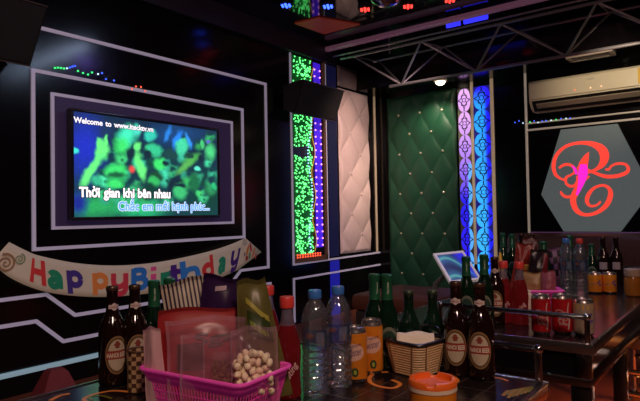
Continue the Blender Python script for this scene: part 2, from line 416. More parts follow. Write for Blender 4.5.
for j in range(nt_): mb.f.append((e+j, e+j+1, k))
mesh_obj('paper', mb, mat('banner_paper', (.74, .66, .50), .5, noise=.06, emit=(.5, .4, .28), es=.10), ban, solid=.002)  # slight emission brightens the paper in place of light on it
LET = [('H', 36.5, .122, (.72, .05, .05)), ('a', 56, .092, (.02, .30, .15)), ('p', 76, .095, (.07, .04, .26)), ('p', 97.5, .10, (.85, .27, .06)), ('y', 117, .105, (.68, .05, .08)),
       ('B', 142, .094, (.03, .20, .62)), ('i', 155.5, .036, (.80, .10, .30)), ('r', 165, .066, (.02, .30, .15)), ('t', 177, .080, (.08, .02, .24)), ('h', 190.5, .112, (.04, .24, .66)), ('d', 209, .108, (.72, .05, .05)), ('a', 220.5, .100, (.02, .30, .16)), ('y', 234.5, .110, (.07, .02, .20))]
def s_of(px):                          # banner parameter whose middle projects to a photo column
    best = (1e9, 0)
    for i in range(400):
        s = i/399; f = min(.99999, s)*N; q = int(f); y = (top[q][0]+bot[q][0])/2; z = (top[q][1]+bot[q][1])/2
        d = Vector((BX, y, z)); X = 320+FPX*d.dot(Rv)/d.dot(Fv)
        if abs(X-px) < best[0]: best = (abs(X-px), s)
    return best[1]
blen = sum(math.hypot(top[i+1][0]-top[i][0], top[i+1][1]-top[i][1]) for i in range(N))
wid = .165
def ringp_(cx, cy, rx, ry): return [(cx+rx*math.cos(2*PI*k/12), cy+ry*math.sin(2*PI*k/12)) for k in range(13)]
GLY = {'H': [[(0, 0), (0, 1)], [(.58, 0), (.58, 1)], [(0, .5), (.58, .5)]],
       'a': [[(.08, .50), (.18, .60), (.34, .60), (.46, .46), (.46, .0)], [(.46, .36), (.24, .35), (.08, .26), (.08, .12), (.22, .06), (.46, .18)]],
       'p': [[(0, -.30), (0, .66)], ringp_(.25, .33, .26, .25)], 'y': [[(0, .66), (0, .26), (.10, .08), (.28, .07), (.46, .22)], [(.46, .66), (.46, .0), (.40, -.18), (.24, -.26), (.02, -.20)]],
       'B': [[(0, 0), (0, 1)], [(0, .91), (.30, .91), (.46, .84), (.46, .66), (.32, .54), (0, .54)], [(0, .54), (.34, .54), (.54, .42), (.54, .20), (.36, .09), (0, .09)]],
       'i': [[(0, 0), (0, .66)], [(0, .80), (0, 1.0)]], 'r': [[(0, 0), (0, .66)], [(0, .34), (.08, .52), (.34, .56)]],
       't': [[(.14, .92), (.14, .24), (.22, .10), (.42, .10)], [(-.06, .58), (.42, .58)]], 'h': [[(0, 0), (0, 1)], [(0, .36), (.12, .54), (.30, .58), (.44, .48), (.46, 0)]],
       'd': [[(.46, 0), (.46, 1)], ringp_(.21, .33, .26, .25)]}
for ch, px, wd, colr in LET:
    S_ = .118/wid; s0 = s_of(px); SW_ = .25
    xs = [p[0] for st in GLY[ch] for p in st]; xc = (min(xs)+max(xs))/2; gw = max(xs)-min(xs)+SW_; kx = wd/gw
    mb = MB()
    for q, st in enumerate(GLY[ch]):
        ribbon(mb, [((x-xc)*kx/.118*1.0, y, SW_) for x, y in st], lambda x, y, q=q: (x*.118, y, q), 5)
    # ribbon width is set in letter heights; squeeze x to the wanted letter width
    out = []
    for x, y, q in mb.v:
        out.append(bmap(s0+x/blen, (.16 if ch not in 'py' else .27)+y*S_, .004+.0006*q))
    mb.v = out
    mesh_obj('letter', mb, mat('banner_ink_%d%d%d' % tuple(int(c*99) for c in colr), colr, .5, emit=colr, es=.06), ban, False)
def spiral(cx_px, cy_px, R, turns, mt, w=.012):
    y0, z0 = wp(cx_px, cy_px); P = []
    for i in range(26):
        t = i/25; a = t*turns*2*PI; P.append((y0+R*t*math.cos(a), z0+R*t*math.sin(a), w*(.5+.5*t)))
    mesh_obj('spiral_print', ribbon(MB(), P, lambda y, z: loc(y, z, .02), 3), mt, ban, False)
spiral(18, 259, .030, 2.2, mat('spiral_green', (.30, .42, .22), .5), .008); spiral(4, 263, .05, 2.3, mat('spiral_brown', (.45, .25, .12), .5), .012)
spiral(243, 241.5, .024, 2, mat('spiral_grey', (.4, .35, .35), .5), .006)
for (x, y, w, h, a, c) in ((246, 250, .02, .08, .3, (.8, .25, .06)), (249, 247, .02, .07, -.2, (.6, .06, .05)), (252, 252, .018, .08, .35, (.85, .3, .08)), (248, 255, .018, .05, .1, (.1, .35, .12)), (245, 258, .03, .035, .4, (.5, .06, .06)), (254, 256, .015, .05, .2, (.75, .1, .08)), (243, 254, .015, .03, 0, (.3, .2, .3))):
    y0, z0 = wp(x, y); P = [(y0-math.sin(a)*h/2, z0-math.cos(a)*h/2, w*.6), (y0, z0, w), (y0+math.sin(a)*h/2, z0+math.cos(a)*h/2, w*.5)]
    mesh_obj('gift_print', ribbon(MB(), P, lambda q, z: loc(q, z, .019), 3), mat('gift_%d%d' % (int(c[0]*99), int(c[1]*99)), c, .5), ban, False)

# ------------------------------------------------------------------ loudspeakers on the left wall
def speaker(label, y0, y1, fb_, ft_):
    """fb_, ft_: (x, z) of the lower and upper front edges; the face leans down towards the room"""
    t = thing('wall_loudspeaker', label, 'loudspeaker', (XL, y0, fb_[1]))
    (xb, zb), (xt, zt) = (fb_[0]-XL, 0), (ft_[0]-XL, ft_[1]-fb_[1])
    mesh_obj('cabinet', MB().prism([(.06, .05), (xb, zb), (xt, zt), (.06, zt-.02)], lambda a, b, h: (a, h, b), 0, y1-y0), mat('speaker_cabinet', (.012, .010, .011), .45), t, False)
    d = Vector((xt-xb, zt-zb)).normalized(); n = Vector((d.y, -d.x)); L = math.hypot(xt-xb, zt-zb)
    g = lambda a, h: (xb+d.x*a+n.x*h, zb+d.y*a+n.y*h)
    mesh_obj('grille', MB().prism([g(.012, .0005), g(L-.012, .0005), g(L-.016, .008), g(.016, .008)], lambda a, b, h: (a, h, b), .012, y1-y0-.012), mat('speaker_grille', (.010, .008, .008), .7, bump=.5, bscale=400), t, False)
    for a in (.003, L-.003):
        p = g(a, .002); mesh_obj('edge_strip', MB().tube([(p[0], 0, p[1]), (p[0], y1-y0, p[1])], .0035, 6), mat('speaker_edge', (.16, .12, .11), .4, .5), t)
    for y in (.12, y1-y0-.12): mesh_obj('bracket', MB().box((.001, y-.02, .08), (.062, y+.02, zt-.06)), BLKM, t, False)
    return t
speaker('black loudspeaker above the television, near the end of the birthday banner with spirals', .72, 1.427, (-3.0, .804), (-2.81, 1.079))
speaker('black loudspeaker jutting out before the green light window', 3.60, 4.19, (-3.03, .845), (-2.92, 1.115))

# ------------------------------------------------------------------ light window on the left wall
win = struct('window_1', MB().box((XL+.0005, 3.775, -.42), (XL+.006, 4.25, 1.42)), mat('window_dark', (.008, .008, .010), .2))
brown = mat('window_brown', (.10, .045, .025), .4, emit=(.12, .05, .02), es=.15)
mesh_obj('window_frame', MB().box((XL+.006, 4.215, -.42), (XL+.02, 4.25, 1.42)).box((XL+.006, 3.775, -.42), (XL+.02, 4.25, -.375)).box((XL+.006, 4.04, -.37), (XL+.014, 4.055, 1.42)), brown, win, False)
pan = tag(mesh_obj('violet_light_panel', MB().box((XL+.0065, 4.085, -.30), (XL+.013, 4.185, 1.40)), glow('violet_glow', (.06, .015, .75), .7)), 'violet glowing strip beside the green lights in the window', 'light panel')
gp = tag(mesh_obj('green_light_panel', MB().box((XL+.0065, 3.785, -.36), (XL+.011, 4.035, .50)).box((XL+.0065, 3.785, .62), (XL+.011, 4.035, 1.41)), glow('green_dim', (.004, .12, .02), .28)), 'dim green backing sheet behind the dotted lights in the window', 'light panel')
rg = random.Random(5)
def dots(name, label, pts, r, mt):
    mb = MB()
    for p in pts: mb.ball(p, r, 6, 4)
    return tag(mesh_obj(name, mb, mt), label, 'lights', kind='stuff')
pts = []
for k in range(620):
    y = 3.79+.25*rg.random(); z = -.34+1.74*rg.random()
    if .52 < z < .60 and y < 3.98: continue
    pts.append((XL+.016, y, z))
dots('green_dot_lights', 'dense curtain of tiny green dot lights in the wall window', pts, .0065, glow('green_led', (.14, 1.0, .24), 2.2))
dots('cyan_dot_lights', 'thin string of cyan dot lights between green and violet', [(XL+.02, 4.00+.03*math.sin(z*9)+.006*rg.random(), z) for z in [-.32+.029*i for i in range(48)]], .007, glow('cyan_led', (.35, .6, 1.0), 1.8))
dots('violet_dot_lights', 'two rows of pink dot lights on the violet strip', [(XL+.02, y, -.28+.062*i) for i in range(27) for y in (4.09, 4.17)], .0085, glow('pink_led', (1.0, .35, .65), 1.7))
dots('red_dot_lights', 'short row of red dot lights along the window foot', [(XL+.024, 3.80+.036*i, -.372+.02*(q)) for i in range(10) for q in (0, 1)], .0085, glow('red_led', (1.0, .10, .04), 1.6))
mb = MB(); ribbon(mb, [(4.055+.028*math.sin(i*1.25), -.33+.08*i, .012) for i in range(22)], lambda y, z: (XL+.016, y, z), 5)
tag(mesh_obj('wavy_gold_strip', mb, glow('gold_wave', (.55, .35, .03), .55), None, False), 'wavy gold strip dividing green lights from violet strip', 'strip')

# ------------------------------------------------------------------ tufted wall padding
def tufted(name, label, w, h, P, Q, ph, mt, bmt, depth, mapf, nxx, nzz):
    t = thing(name, label, 'wall padding', mapf(0, 0, 0))
    o = Vector(mapf(0, 0, 0)); mb = MB()
    def hf(u, v):
        U, V = (u+ph[0])/P, (v+ph[1])/Q
        a, b = abs(math.sin(PI*(U+V))), abs(math.sin(PI*(U-V)))
        q = (min(a, 1)**.55)*(min(b, 1)**.55)
        e = min(1, min(u, w-u, v, h-v)/.03); return depth*(.25+.75*q)*math.sqrt(max(0, e))
    for j in range(nzz+1):
        for i in range(nxx+1):
            u, v = w*i/nxx, h*j/nzz; mb.v.append(Vector(mapf(u, v, hf(u, v)+.003))-o)
    for j in range(nzz):
        for i in range(nxx):
            a = j*(nxx+1)+i; mb.f.append((a, a+1, a+nxx+2, a+nxx+1))
    mesh_obj('padding', mb, mt, t, angle=80)
    first = None
    for i in range(-12, 24):
        for j in range(-12, 24):
            u, v = (i+j)/2*P-ph[0], (i-j)/2*Q-ph[1]
            if .025 < u < w-.025 and .03 < v < h-.03:
                p = Vector(mapf(u, v, depth*.28+.004))-o
                if first is None:
                    first = mesh_obj('button', MB().ball((0, 0, 0), .013, 8, 5), bmt, t); first.location = p
                else:
                    b = first.copy(); COL.objects.link(b); b.parent = t; b.location = p
    return t
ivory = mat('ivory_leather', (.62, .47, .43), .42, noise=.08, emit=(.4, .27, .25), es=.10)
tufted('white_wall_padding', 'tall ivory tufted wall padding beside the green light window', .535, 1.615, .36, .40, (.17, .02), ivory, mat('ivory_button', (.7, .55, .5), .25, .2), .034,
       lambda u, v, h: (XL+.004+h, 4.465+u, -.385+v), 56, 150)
tufted('ivory_header_padding', 'short shaded ivory tufted padding near the ceiling, above the tall one', .535, .20, .36, .40, (.17, .10), mat('shaded_leather', (.34, .27, .25), .45), mat('ivory_button', (.7, .55, .5), .25, .2), .03,  # ivory leather again, its shade put into a darker colour
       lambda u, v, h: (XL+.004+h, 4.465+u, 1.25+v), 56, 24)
tufted('green_wall_padding', 'wide dark green tufted wall padding with pearl buttons on the back wall', .775, 2.01, .245, .41, (.105, .2335), mat('green_leather', (.008, .060, .030), .45, noise=.12), mat('pearl_button', (.45, .42, .32), .2, .3, emit=(.3, .3, .2), es=.02), .024,
       lambda u, v, h: (-3.072+u, YB-.004-h, -.80+v), 70, 190)

# ------------------------------------------------------------------ lattice light columns
def mix(a, b, k): k = max(0, min(1, k)); return [a[i]*(1-k)+b[i]*k for i in range(3)]
def c_pink(x, f):
    c = mix((.02, .01, .75), (.72, .36, .85), (f-.35)/.45)
    if f < .55 and x > .18: c = mix(c, (.10, .45, .95), .8)
    return c
def c_blue(x, f):
    c = mix((.04, .42, .95), (.02, .30, .95), f)
    c = mix(c, (.012, .012, .80), (x-.05)*4.5)
    if f > .86: c = mix(c, (.02, .01, .8), (f-.86)*11)
    return c
def lattice(label, x0, x1, cfun, n, z0, z1):
    t = thing('lattice_light_column', label, 'light column', ((x0+x1)/2, YB-.001, z0))
    w = x1-x0; H = (z1-z0)/n
    mesh_obj('back_panel', MB().box((-w/2, -.008, 0), (w/2, 0, z1-z0)), mat('lattice_panel_grey', (.13, .12, .085), .4) if cfun is c_pink else mat('lattice_panel_blue', (.03, .03, .12), .4, emit=(.01, .01, .30), es=.5), t, False)
    for i in range(n):
        zc = (i+.5)*H; f = (zc+z0-(-.5))/(1.75)
        a, b = w*.48, H*.497; N2 = 40; mb = MB(); cols = []
        rings = 8
        for rr in range(rings+1):
            for k in range(N2):
                q = 2*PI*k/N2; sx = abs(math.cos(q))**.8*(1 if math.cos(q) > 0 else -1); sz = abs(math.sin(q))**.8*(1 if math.sin(q) > 0 else -1)
                x, z = a*rr/rings*sx, b*rr/rings*sz
                mb.v.append((x, -.0085, zc+z)); cols.append(cfun(x/w, f+z/1.75))
        for rr in range(rings):
            for k in range(N2):
                k2 = (k+1) % N2; mb.f.append((rr*N2+k, rr*N2+k2, (rr+1)*N2+k2, (rr+1)*N2+k))
        mesh_obj('light_cell', mb, attr_mat('cell_light', 1.25), t, False, cols=cols)
        mb = MB(); fn = lambda x, z: (x, -.012, z)
        circ = lambda cx, cz, r, w_=.006: ribbon(mb, [(cx+r*math.cos(q*PI/8), cz+r*math.sin(q*PI/8), w_) for q in range(17)], fn, 2)
        circ(0, zc, w*.13); 
        for s in (-1, 1):
            ribbon(mb, [(s*w*.46, zc, .009), (s*w*.22, zc+H*.10, .008), (0, zc+H*.36, .008), (0, zc+H*.48, .007)], fn, 4)
            ribbon(mb, [(s*w*.46, zc, .009), (s*w*.22, zc-H*.10, .008), (0, zc-H*.36, .008), (0, zc-H*.48, .007)], fn, 4)
            ribbon(mb, [(s*w*.12, zc, .006), (s*w*.2, zc+H*.2, .008), (0, zc+H*.22, .008)], fn, 4)
            ribbon(mb, [(s*w*.12, zc, .006), (s*w*.2, zc-H*.2, .008), (0, zc-H*.22, .008)], fn, 4)
        mesh_obj('fretwork', mb, mat('fretwork_dark', (.02, .015, .05), .4), t, False)
    return t
lattice('light column glowing pink above and blue below, next to the green padding', -2.275, -2.145, c_pink, 8, -.60, 1.19)
lattice('light column glowing bright blue, between two gold trims', -2.118, -1.952, c_blue, 8, -.60, 1.19)

# ------------------------------------------------------------------ emblem sign
sg = thing('hexagon_sign', 'grey hexagonal sign with a glowing red script monogram on the back wall', 'sign', (-1.10, YB-.03, .25))
hexa = [at_y(x, y, YB-.03) for x, y in ((560, 131), (619, 123.5), (640, 158), (647, 188), (621, 228), (562, 234), (542.5, 190))]
hexa = [(-1.325, .698), (-.885, .700), (-.655, .14), (-.885, -.185), (-1.325, -.185), (-1.505, .14)]
mesh_obj('panel', MB().prism([(x+1.10, z-.25) for x, z in hexa], lambda a, b, h: (a, h, b), .0, .028), mat('sign_grey', (.14, .165, .165), .35, emit=(.105, .13, .13), es=.5), sg, False)
def em(cx, cy): p = at_y(540+cx/3.49, 120+cy/3.49, YB-.035); return p.x+1.10, p.z-.25
def stroke(pts, mt, h, name='monogram_stroke'):
    P = []
    for cx, cy, w in pts: x, z = em(cx, cy); P.append((x, z, w*.0029))
    mesh_obj(name, ribbon(MB(), P, lambda x, z: (x, h, z), 8), mt, sg, False)
NR = glow('neon_red', (1.0, .055, .035), 1.0); NM = glow('neon_magenta', (1.0, .02, .65), .95)
stroke([(128, 195, 4), (131, 212, 8), (120, 229, 8), (102, 230, 8), (90, 218, 7), (92, 200, 7), (107, 192, 6), (120, 182, 6), (116, 164, 7), (98, 155, 8), (80, 158, 8), (66, 168, 6)], NR, -.003)
stroke([(72, 205, 6), (54, 190, 9), (47, 160, 11), (58, 122, 10), (90, 92, 9), (135, 80, 9), (180, 83, 14), (213, 100, 22), (225, 125, 24), (218, 152, 18), (196, 172, 9), (165, 184, 7)], NR, -.0032)
stroke([(72, 205, 6), (84, 208, 6), (92, 200, 6)], NR, -.0034)
stroke([(128, 168, 5), (160, 172, 6), (195, 186, 8), (230, 197, 10), (270, 195, 10), (300, 184, 10), (308, 170, 8), (298, 155, 7), (272, 152, 7), (250, 160, 6), (240, 172, 6), (228, 172, 6)], NR, -.0036)
stroke([(172, 196, 5), (140, 222, 10), (120, 258, 16), (116, 288, 16), (130, 318, 13), (160, 331, 9), (200, 322, 10), (232, 296, 13), (246, 262, 13), (240, 238, 9), (218, 228, 7), (188, 238, 8), (168, 262, 11), (164, 285, 10), (176, 300, 7), (198, 297, 6), (212, 284, 5)], NR, -.0038)
stroke([(72, 248, 4), (76, 258, 7), (90, 268, 8), (108, 266, 7), (122, 252, 5)], NR, -.004)
stroke([(170, 112, 2), (160, 132, 16), (150, 160, 26), (148, 190, 26), (142, 220, 18), (132, 250, 10), (126, 268, 4)], NR, -.0042)
stroke([(152, 155, 18), (150, 185, 26), (146, 210, 20), (137, 240, 11), (128, 262, 6)], NM, -.0046)
stroke([(112, 160, 4), (122, 172, 7), (128, 190, 6)], NM, -.0046)

# ------------------------------------------------------------------ air conditioner
ac = thing('air_conditioner', 'long white split air conditioner high above the hexagon sign', 'air conditioner', (-1.06, YB-.001, .99))
acw = mat('ac_white', (.70, .60, .45), .35, noise=.05)
prof = [(0, -.125), (-.10, -.125), (-.155, -.10), (-.20, -.045), (-.205, .02), (-.20, .115), (-.185, .128), (0, .128)]
mesh_obj('body', MB().prism(prof, lambda a, b, h: (h, a, b), -.475, .475), acw, ac, False)
mesh_obj('front_panel', MB().prism([(-.207, -.035), (-.213, -.03), (-.213, .105), (-.207, .11)], lambda a, b, h: (h, a, b), -.47, .47), mat('ac_front', (.74, .64, .48), .3, noise=.04), ac, False)
mesh_obj('louver', MB().prism([(-.100, -.131), (-.192, -.070), (-.196, -.078), (-.104, -.139)], lambda a, b, h: (h, a, b), -.42, .44), mat('ac_louver', (.30, .24, .18), .4), ac, False)
mesh_obj('vent_slot', MB().prism([(-.125, -.126), (-.206, -.048), (-.207, -.053), (-.130, -.129)], lambda a, b, h: (h, a, b), -.45, .45), BLKM, ac, False)
vs, fs = text2d('CASPER', .018, .01, .055)
mesh_obj('lettering', MB().add([(x+.02, -.214, y+.065) for x, y in vs], fs), mat('grey_ink', (.3, .28, .26), .5), ac, False)
for x, c in ((-.10, (1, .15, .08)), (.02, (1, .55, .3)), (.10, (1, .45, .25))):
    mesh_obj('indicator_light', MB().ball((x, -.213, .00), .006, 8, 5), glow('ind_%d' % int(c[1]*99), c, 1.2), ac)
mesh_obj('energy_sticker', MB().box((.36, -.2145, -.02), (.44, -.2135, .10)), mat('sticker_yellow', (.75, .45, .03), .5), ac, False)

# ------------------------------------------------------------------ ceiling: truss, vent, lamps, ball
tr = thing('ceiling_truss', 'long dark steel lattice truss hanging under the ceiling before the soffit', 'truss', (-1.5, 4.42, 1.3))
tm = mat('truss_steel', (.30, .27, .30), .35, .8)
tl = lambda p: (p[0]+1.5, p[1]-4.42, p[2]-1.3)
low = [at_y(401, 86, 4.45), at_y(474, 71.6, 4.45), at_y(560, 55, 4.45)]
lz = sum(p.z for p in low)/3
XLs = [-2.48+.695*i for i in range(6)]; XUs = [-2.86]+[-2.18+.675*i for i in range(6)]
upA = lambda x: (x, 4.26, 1.43); upB = lambda x: (x, 4.66, 1.47)
lowp = lambda x: (x, 4.45, lz)
def bar(name, a, b, r): return mesh_obj(name, MB().tube([tl(a), tl(b)], r, 8), tm, tr)
bar('chord', upA(-3.0), upA(1.4), .012); bar('chord', upB(-2.9), upB(1.4), .010); bar('chord', lowp(-2.6), lowp(1.4), .013)
bar('chord', (-3.1, 4.28, 1.475), (1.4, 4.28, 1.475), .008)
for i in range(5):
    xl = XLs[i]
    for xu in (XUs[i], XUs[i+1]):
        bar('brace', lowp(xl), upA(xu), .009); bar('brace', lowp(xl), upB(xu+.02), .008)
for i in range(6): bar('cross_bar', upA(XUs[i]), upB(XUs[i]), .007)
for x in (-2.6, 1.0): bar('hanger', (x, 4.46, CEIL-.001), (x, 4.46, 1.45), .008)
v = thing('ceiling_vent', 'pale rectangular vent grille under the soffit above the air conditioner', 'vent', (-1.02, 4.93, SOF))
vm = mat('vent_pale', (.42, .34, .30), .5)
mesh_obj('frame', MB().box((-.17, -.085, -.022), (.17, -.06, -.0005), .002).box((-.17, .06, -.022), (.17, .085, -.0005), .002).box((-.17, -.06, -.022), (-.14, .06, -.0005)).box((.14, -.06, -.022), (.17, .06, -.0005)), vm, v, False)
sl = MB()
for i in range(7): sl.box((-.14, -.058+.018*i, -.016), (.14, -.048+.018*i, -.004))
mesh_obj('slats', sl, mat('vent_slat', (.22, .18, .17), .5), v, False)

dl = thing('round_downlight', 'round glowing downlight in the soffit above the green padding', 'ceiling light', (-2.33, 4.93, SOF))
mesh_obj('lens', MB().lathe([(0, -.046), (.018, -.044), (.036, -.034), (.045, -.018), (.046, -.008)], 20), glow('warm_lens', (1, .82, .55), 9), dl)
mesh_obj('ring', MB().lathe([(.045, -.001), (.046, -.014), (.058, -.012), (.062, -.001)], 24), GOLD, dl)
def disco():
    b = thing('mirror_ball', 'small silver mirror ball hanging from the black ceiling', 'mirror ball', at_d(386, -12, 3.45))
    mb = MB(); mb.ball((0, 0, 0), .118, 28, 16)
    o = mesh_obj('ball', mb, mat('mirror_tiles', (.6, .58, .66), .08, 1), b, False)
    mesh_obj('hanging_rod', MB().tube([(0, 0, .11), (0, 0, CEIL-b.location.z-.001)], .006, 8), CHROME, b)
    mesh_obj('motor_cap', MB().lathe([(.03, .112), (.03, .13), (.01, .14)], 16), BLKM, b)
disco()
def led_cluster(px, py, label, colr, s, turn):
    p = at_z(px, py, CEIL-.035); t = thing('ceiling_spot_light', label, 'stage light', p, turn)
    mesh_obj('housing', MB().lathe([(.05, .034), (.055, .02), (.055, -.005), (.045, -.008)], 18), BLKM, t)
    mt = glow('led_'+label.split()[1], colr, s)
    for k in range(7):
        a = 2*PI*k/6; r = .03 if k < 6 else 0
        mesh_obj('diode', MB().ball((r*math.cos(a), r*math.sin(a), -.012), .010, 8, 5), mt, t)
led_cluster(286, 4, 'small blue spot light on the ceiling nearest the birthday wall', (.03, .08, 1), 5, 0)
led_cluster(328, 5, 'small blue spot light on the ceiling, second from the television wall', (.03, .08, 1), 5, 0)
led_cluster(365, 8, 'small red spot light left of the mirror ball', (1, .04, .03), 3, 0)
led_cluster(408, 5, 'small red spot light just right of the mirror ball', (1, .04, .03), 4, 0)
led_cluster(450, -1, 'small red spot light farther right of the mirror ball', (1, .04, .03), 5, 0)
for k, (x0, x1, lb) in enumerate(((-1.98, -1.86, 'shorter blue light bar behind the pink-lit ceiling moulding'), (-1.83, -1.63, 'longer blue light bar behind the pink-lit ceiling moulding'))):
    t = thing('blue_light_bar', lb, 'light bar', ((x0+x1)/2, 4.33, CEIL-.04))
    w = (x1-x0)/2
    mesh_obj('tube', MB().box((-w, -.012, -.045), (w, .012, -.005), .004), glow('blue_bar', (.03, .03, 1), 1.3), t)
    mesh_obj('mount', MB().box((-w, -.02, -.005), (w, .02, .039), .002), BLKM, t, False)
t = tag(mesh_obj('ceiling_light_patch', MB().prism([(-3.0, 3.60), (-2.76, 3.62), (-2.60, 3.98), (-2.98, 3.98)], lambda a, b, h: (a, b, h), CEIL-.012, CEIL-.0005), mat('dull_red_light', (.16, .02, .01), .5, emit=(.12, .012, .006), es=.5), None, False), 'dull red patch imitating red light on the dark ceiling near the blue lights', 'light patch')  # added flat piece, stands in for reddish light on the glossy ceiling

# glowing dots on added wires imitate LEDs reflected in the glossy walls
def reflected_dots(label, pts, colrs):
    t = thing('reflected_dot_row', label, 'reflected lights', pts[0]); o = Vector(pts[0])
    mesh_obj('added_wire', MB().tube([Vector(p)-o for p in pts], .0012, 5), BLKM, t)
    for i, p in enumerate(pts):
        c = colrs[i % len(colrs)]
        b = mesh_obj('glow_point', MB().ball((0, 0, 0), .006, 6, 4), glow('glow_point_%d%d%d' % tuple(int(q*9) for q in c), c, 1.7), t); b.location = Vector(p)-o
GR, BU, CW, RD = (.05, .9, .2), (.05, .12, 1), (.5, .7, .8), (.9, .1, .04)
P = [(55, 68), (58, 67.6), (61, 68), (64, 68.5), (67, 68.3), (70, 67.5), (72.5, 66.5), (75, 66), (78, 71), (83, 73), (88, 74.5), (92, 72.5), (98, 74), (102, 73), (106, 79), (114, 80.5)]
reflected_dots('row of tiny green and blue glowing dots imitating reflected lights above the television', [at_x(x, y, XL+.012) for x, y in P], [GR, GR, GR, GR, CW, BU, BU, BU])
reflected_dots('short row of dim orange glowing dots imitating reflected lights above the television', [at_x(x, y, XL+.012) for x, y in ((132, 89), (136, 86.5), (141, 87), (145, 91))], [RD])
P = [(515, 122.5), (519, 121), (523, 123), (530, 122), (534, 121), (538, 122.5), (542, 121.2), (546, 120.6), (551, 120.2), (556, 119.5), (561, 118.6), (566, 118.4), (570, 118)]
reflected_dots('row of tiny blue and green glowing dots imitating reflected lights just under the air conditioner', [at_y(x, y, YB-.03) for x, y in P], [BU, BU, CW, GR, BU, CW])

# ------------------------------------------------------------------ sofa and stools
lea = mat('brown_leather', (.075, .028, .022), .38, noise=.2, bump=.2, bscale=60)
s = thing('leather_bench', 'long dark brown leather bench with low back, below the hexagon sign', 'sofa', (-.2, 4.75, FLOOR))
mesh_obj('base', MB().box((-1.55, -.36, 0.001), (2.0, .34, .30), .02), mat('bench_base', (.03, .014, .012), .5), s)
mesh_obj('seat', MB().box((-1.55, -.42, .301), (2.0, .16, .45), .045), lea, s)
mesh_obj('backrest', MB().box((-1.55, .165, .30), (2.0, .40, .755), .06), lea, s)
mesh_obj('cushion', MB().box((1.2, .02, .452), (1.75, .16, .68), .05), mat('tan_cushion', (.20, .10, .06), .5), s)
s = thing('leather_side_bench', 'reddish brown leather bench end before the green padding', 'sofa', (-1.775, 3.26, FLOOR), 0)
mesh_obj('base', MB().box((-.26, -.27, .001), (.26, .27, .34), .015), mat('bench_base', (.03, .014, .012), .5), s)
mesh_obj('seat', MB().box((-.28, -.29, .342), (.28, .29, .445), .03), mat('red_leather', (.13, .036, .02), .6, noise=.2, bump=.2, spec=.25), s)
s = thing('maroon_pouf', 'tapered maroon upholstered pouf below the pale blue baseboard', 'pouf', (-2.15, 1.115, FLOOR))
mesh_obj('body', MB().lathe([(.24, .001), (.25, .02), (.05, .365), (.035, .377)], 4, rot=.6), mat('maroon_cloth', (.12, .014, .018), .8, noise=.2, emit=(.05, .004, .006), es=.3), s, angle=20)
mesh_obj('piping', MB().lathe([(.253, .001), (.258, .01), (.253, .02)], 4, rot=.6), mat('maroon_piping', (.08, .01, .012), .6), s)
s = thing('chrome_stool', 'chrome tube stool with black padded seat beside the far table', 'stool', (-.32, 3.12, FLOOR), 0)
mesh_obj('seat', MB().box((-.21, -.18, .30), (.21, .18, .365), .03), mat('stool_black', (.03, .012, .014), .5), s)
for x in (-.2, .2):
    mesh_obj('leg', MB().tube(catmull([(x, -.165, .30), (x, -.17, .2), (x, -.17, .05), (x, -.15, .014), (x, 0, .013), (x, .15, .014), (x, .17, .05), (x, .17, .2), (x, .165, .30)], 4), .013, 8), CHROME, s)
for y in (-.17, .17):
    for z in (.10, .20): mesh_obj('stretcher', MB().tube([(-.2, y, z), (.2, y, z)], .012, 8), CHROME, s)

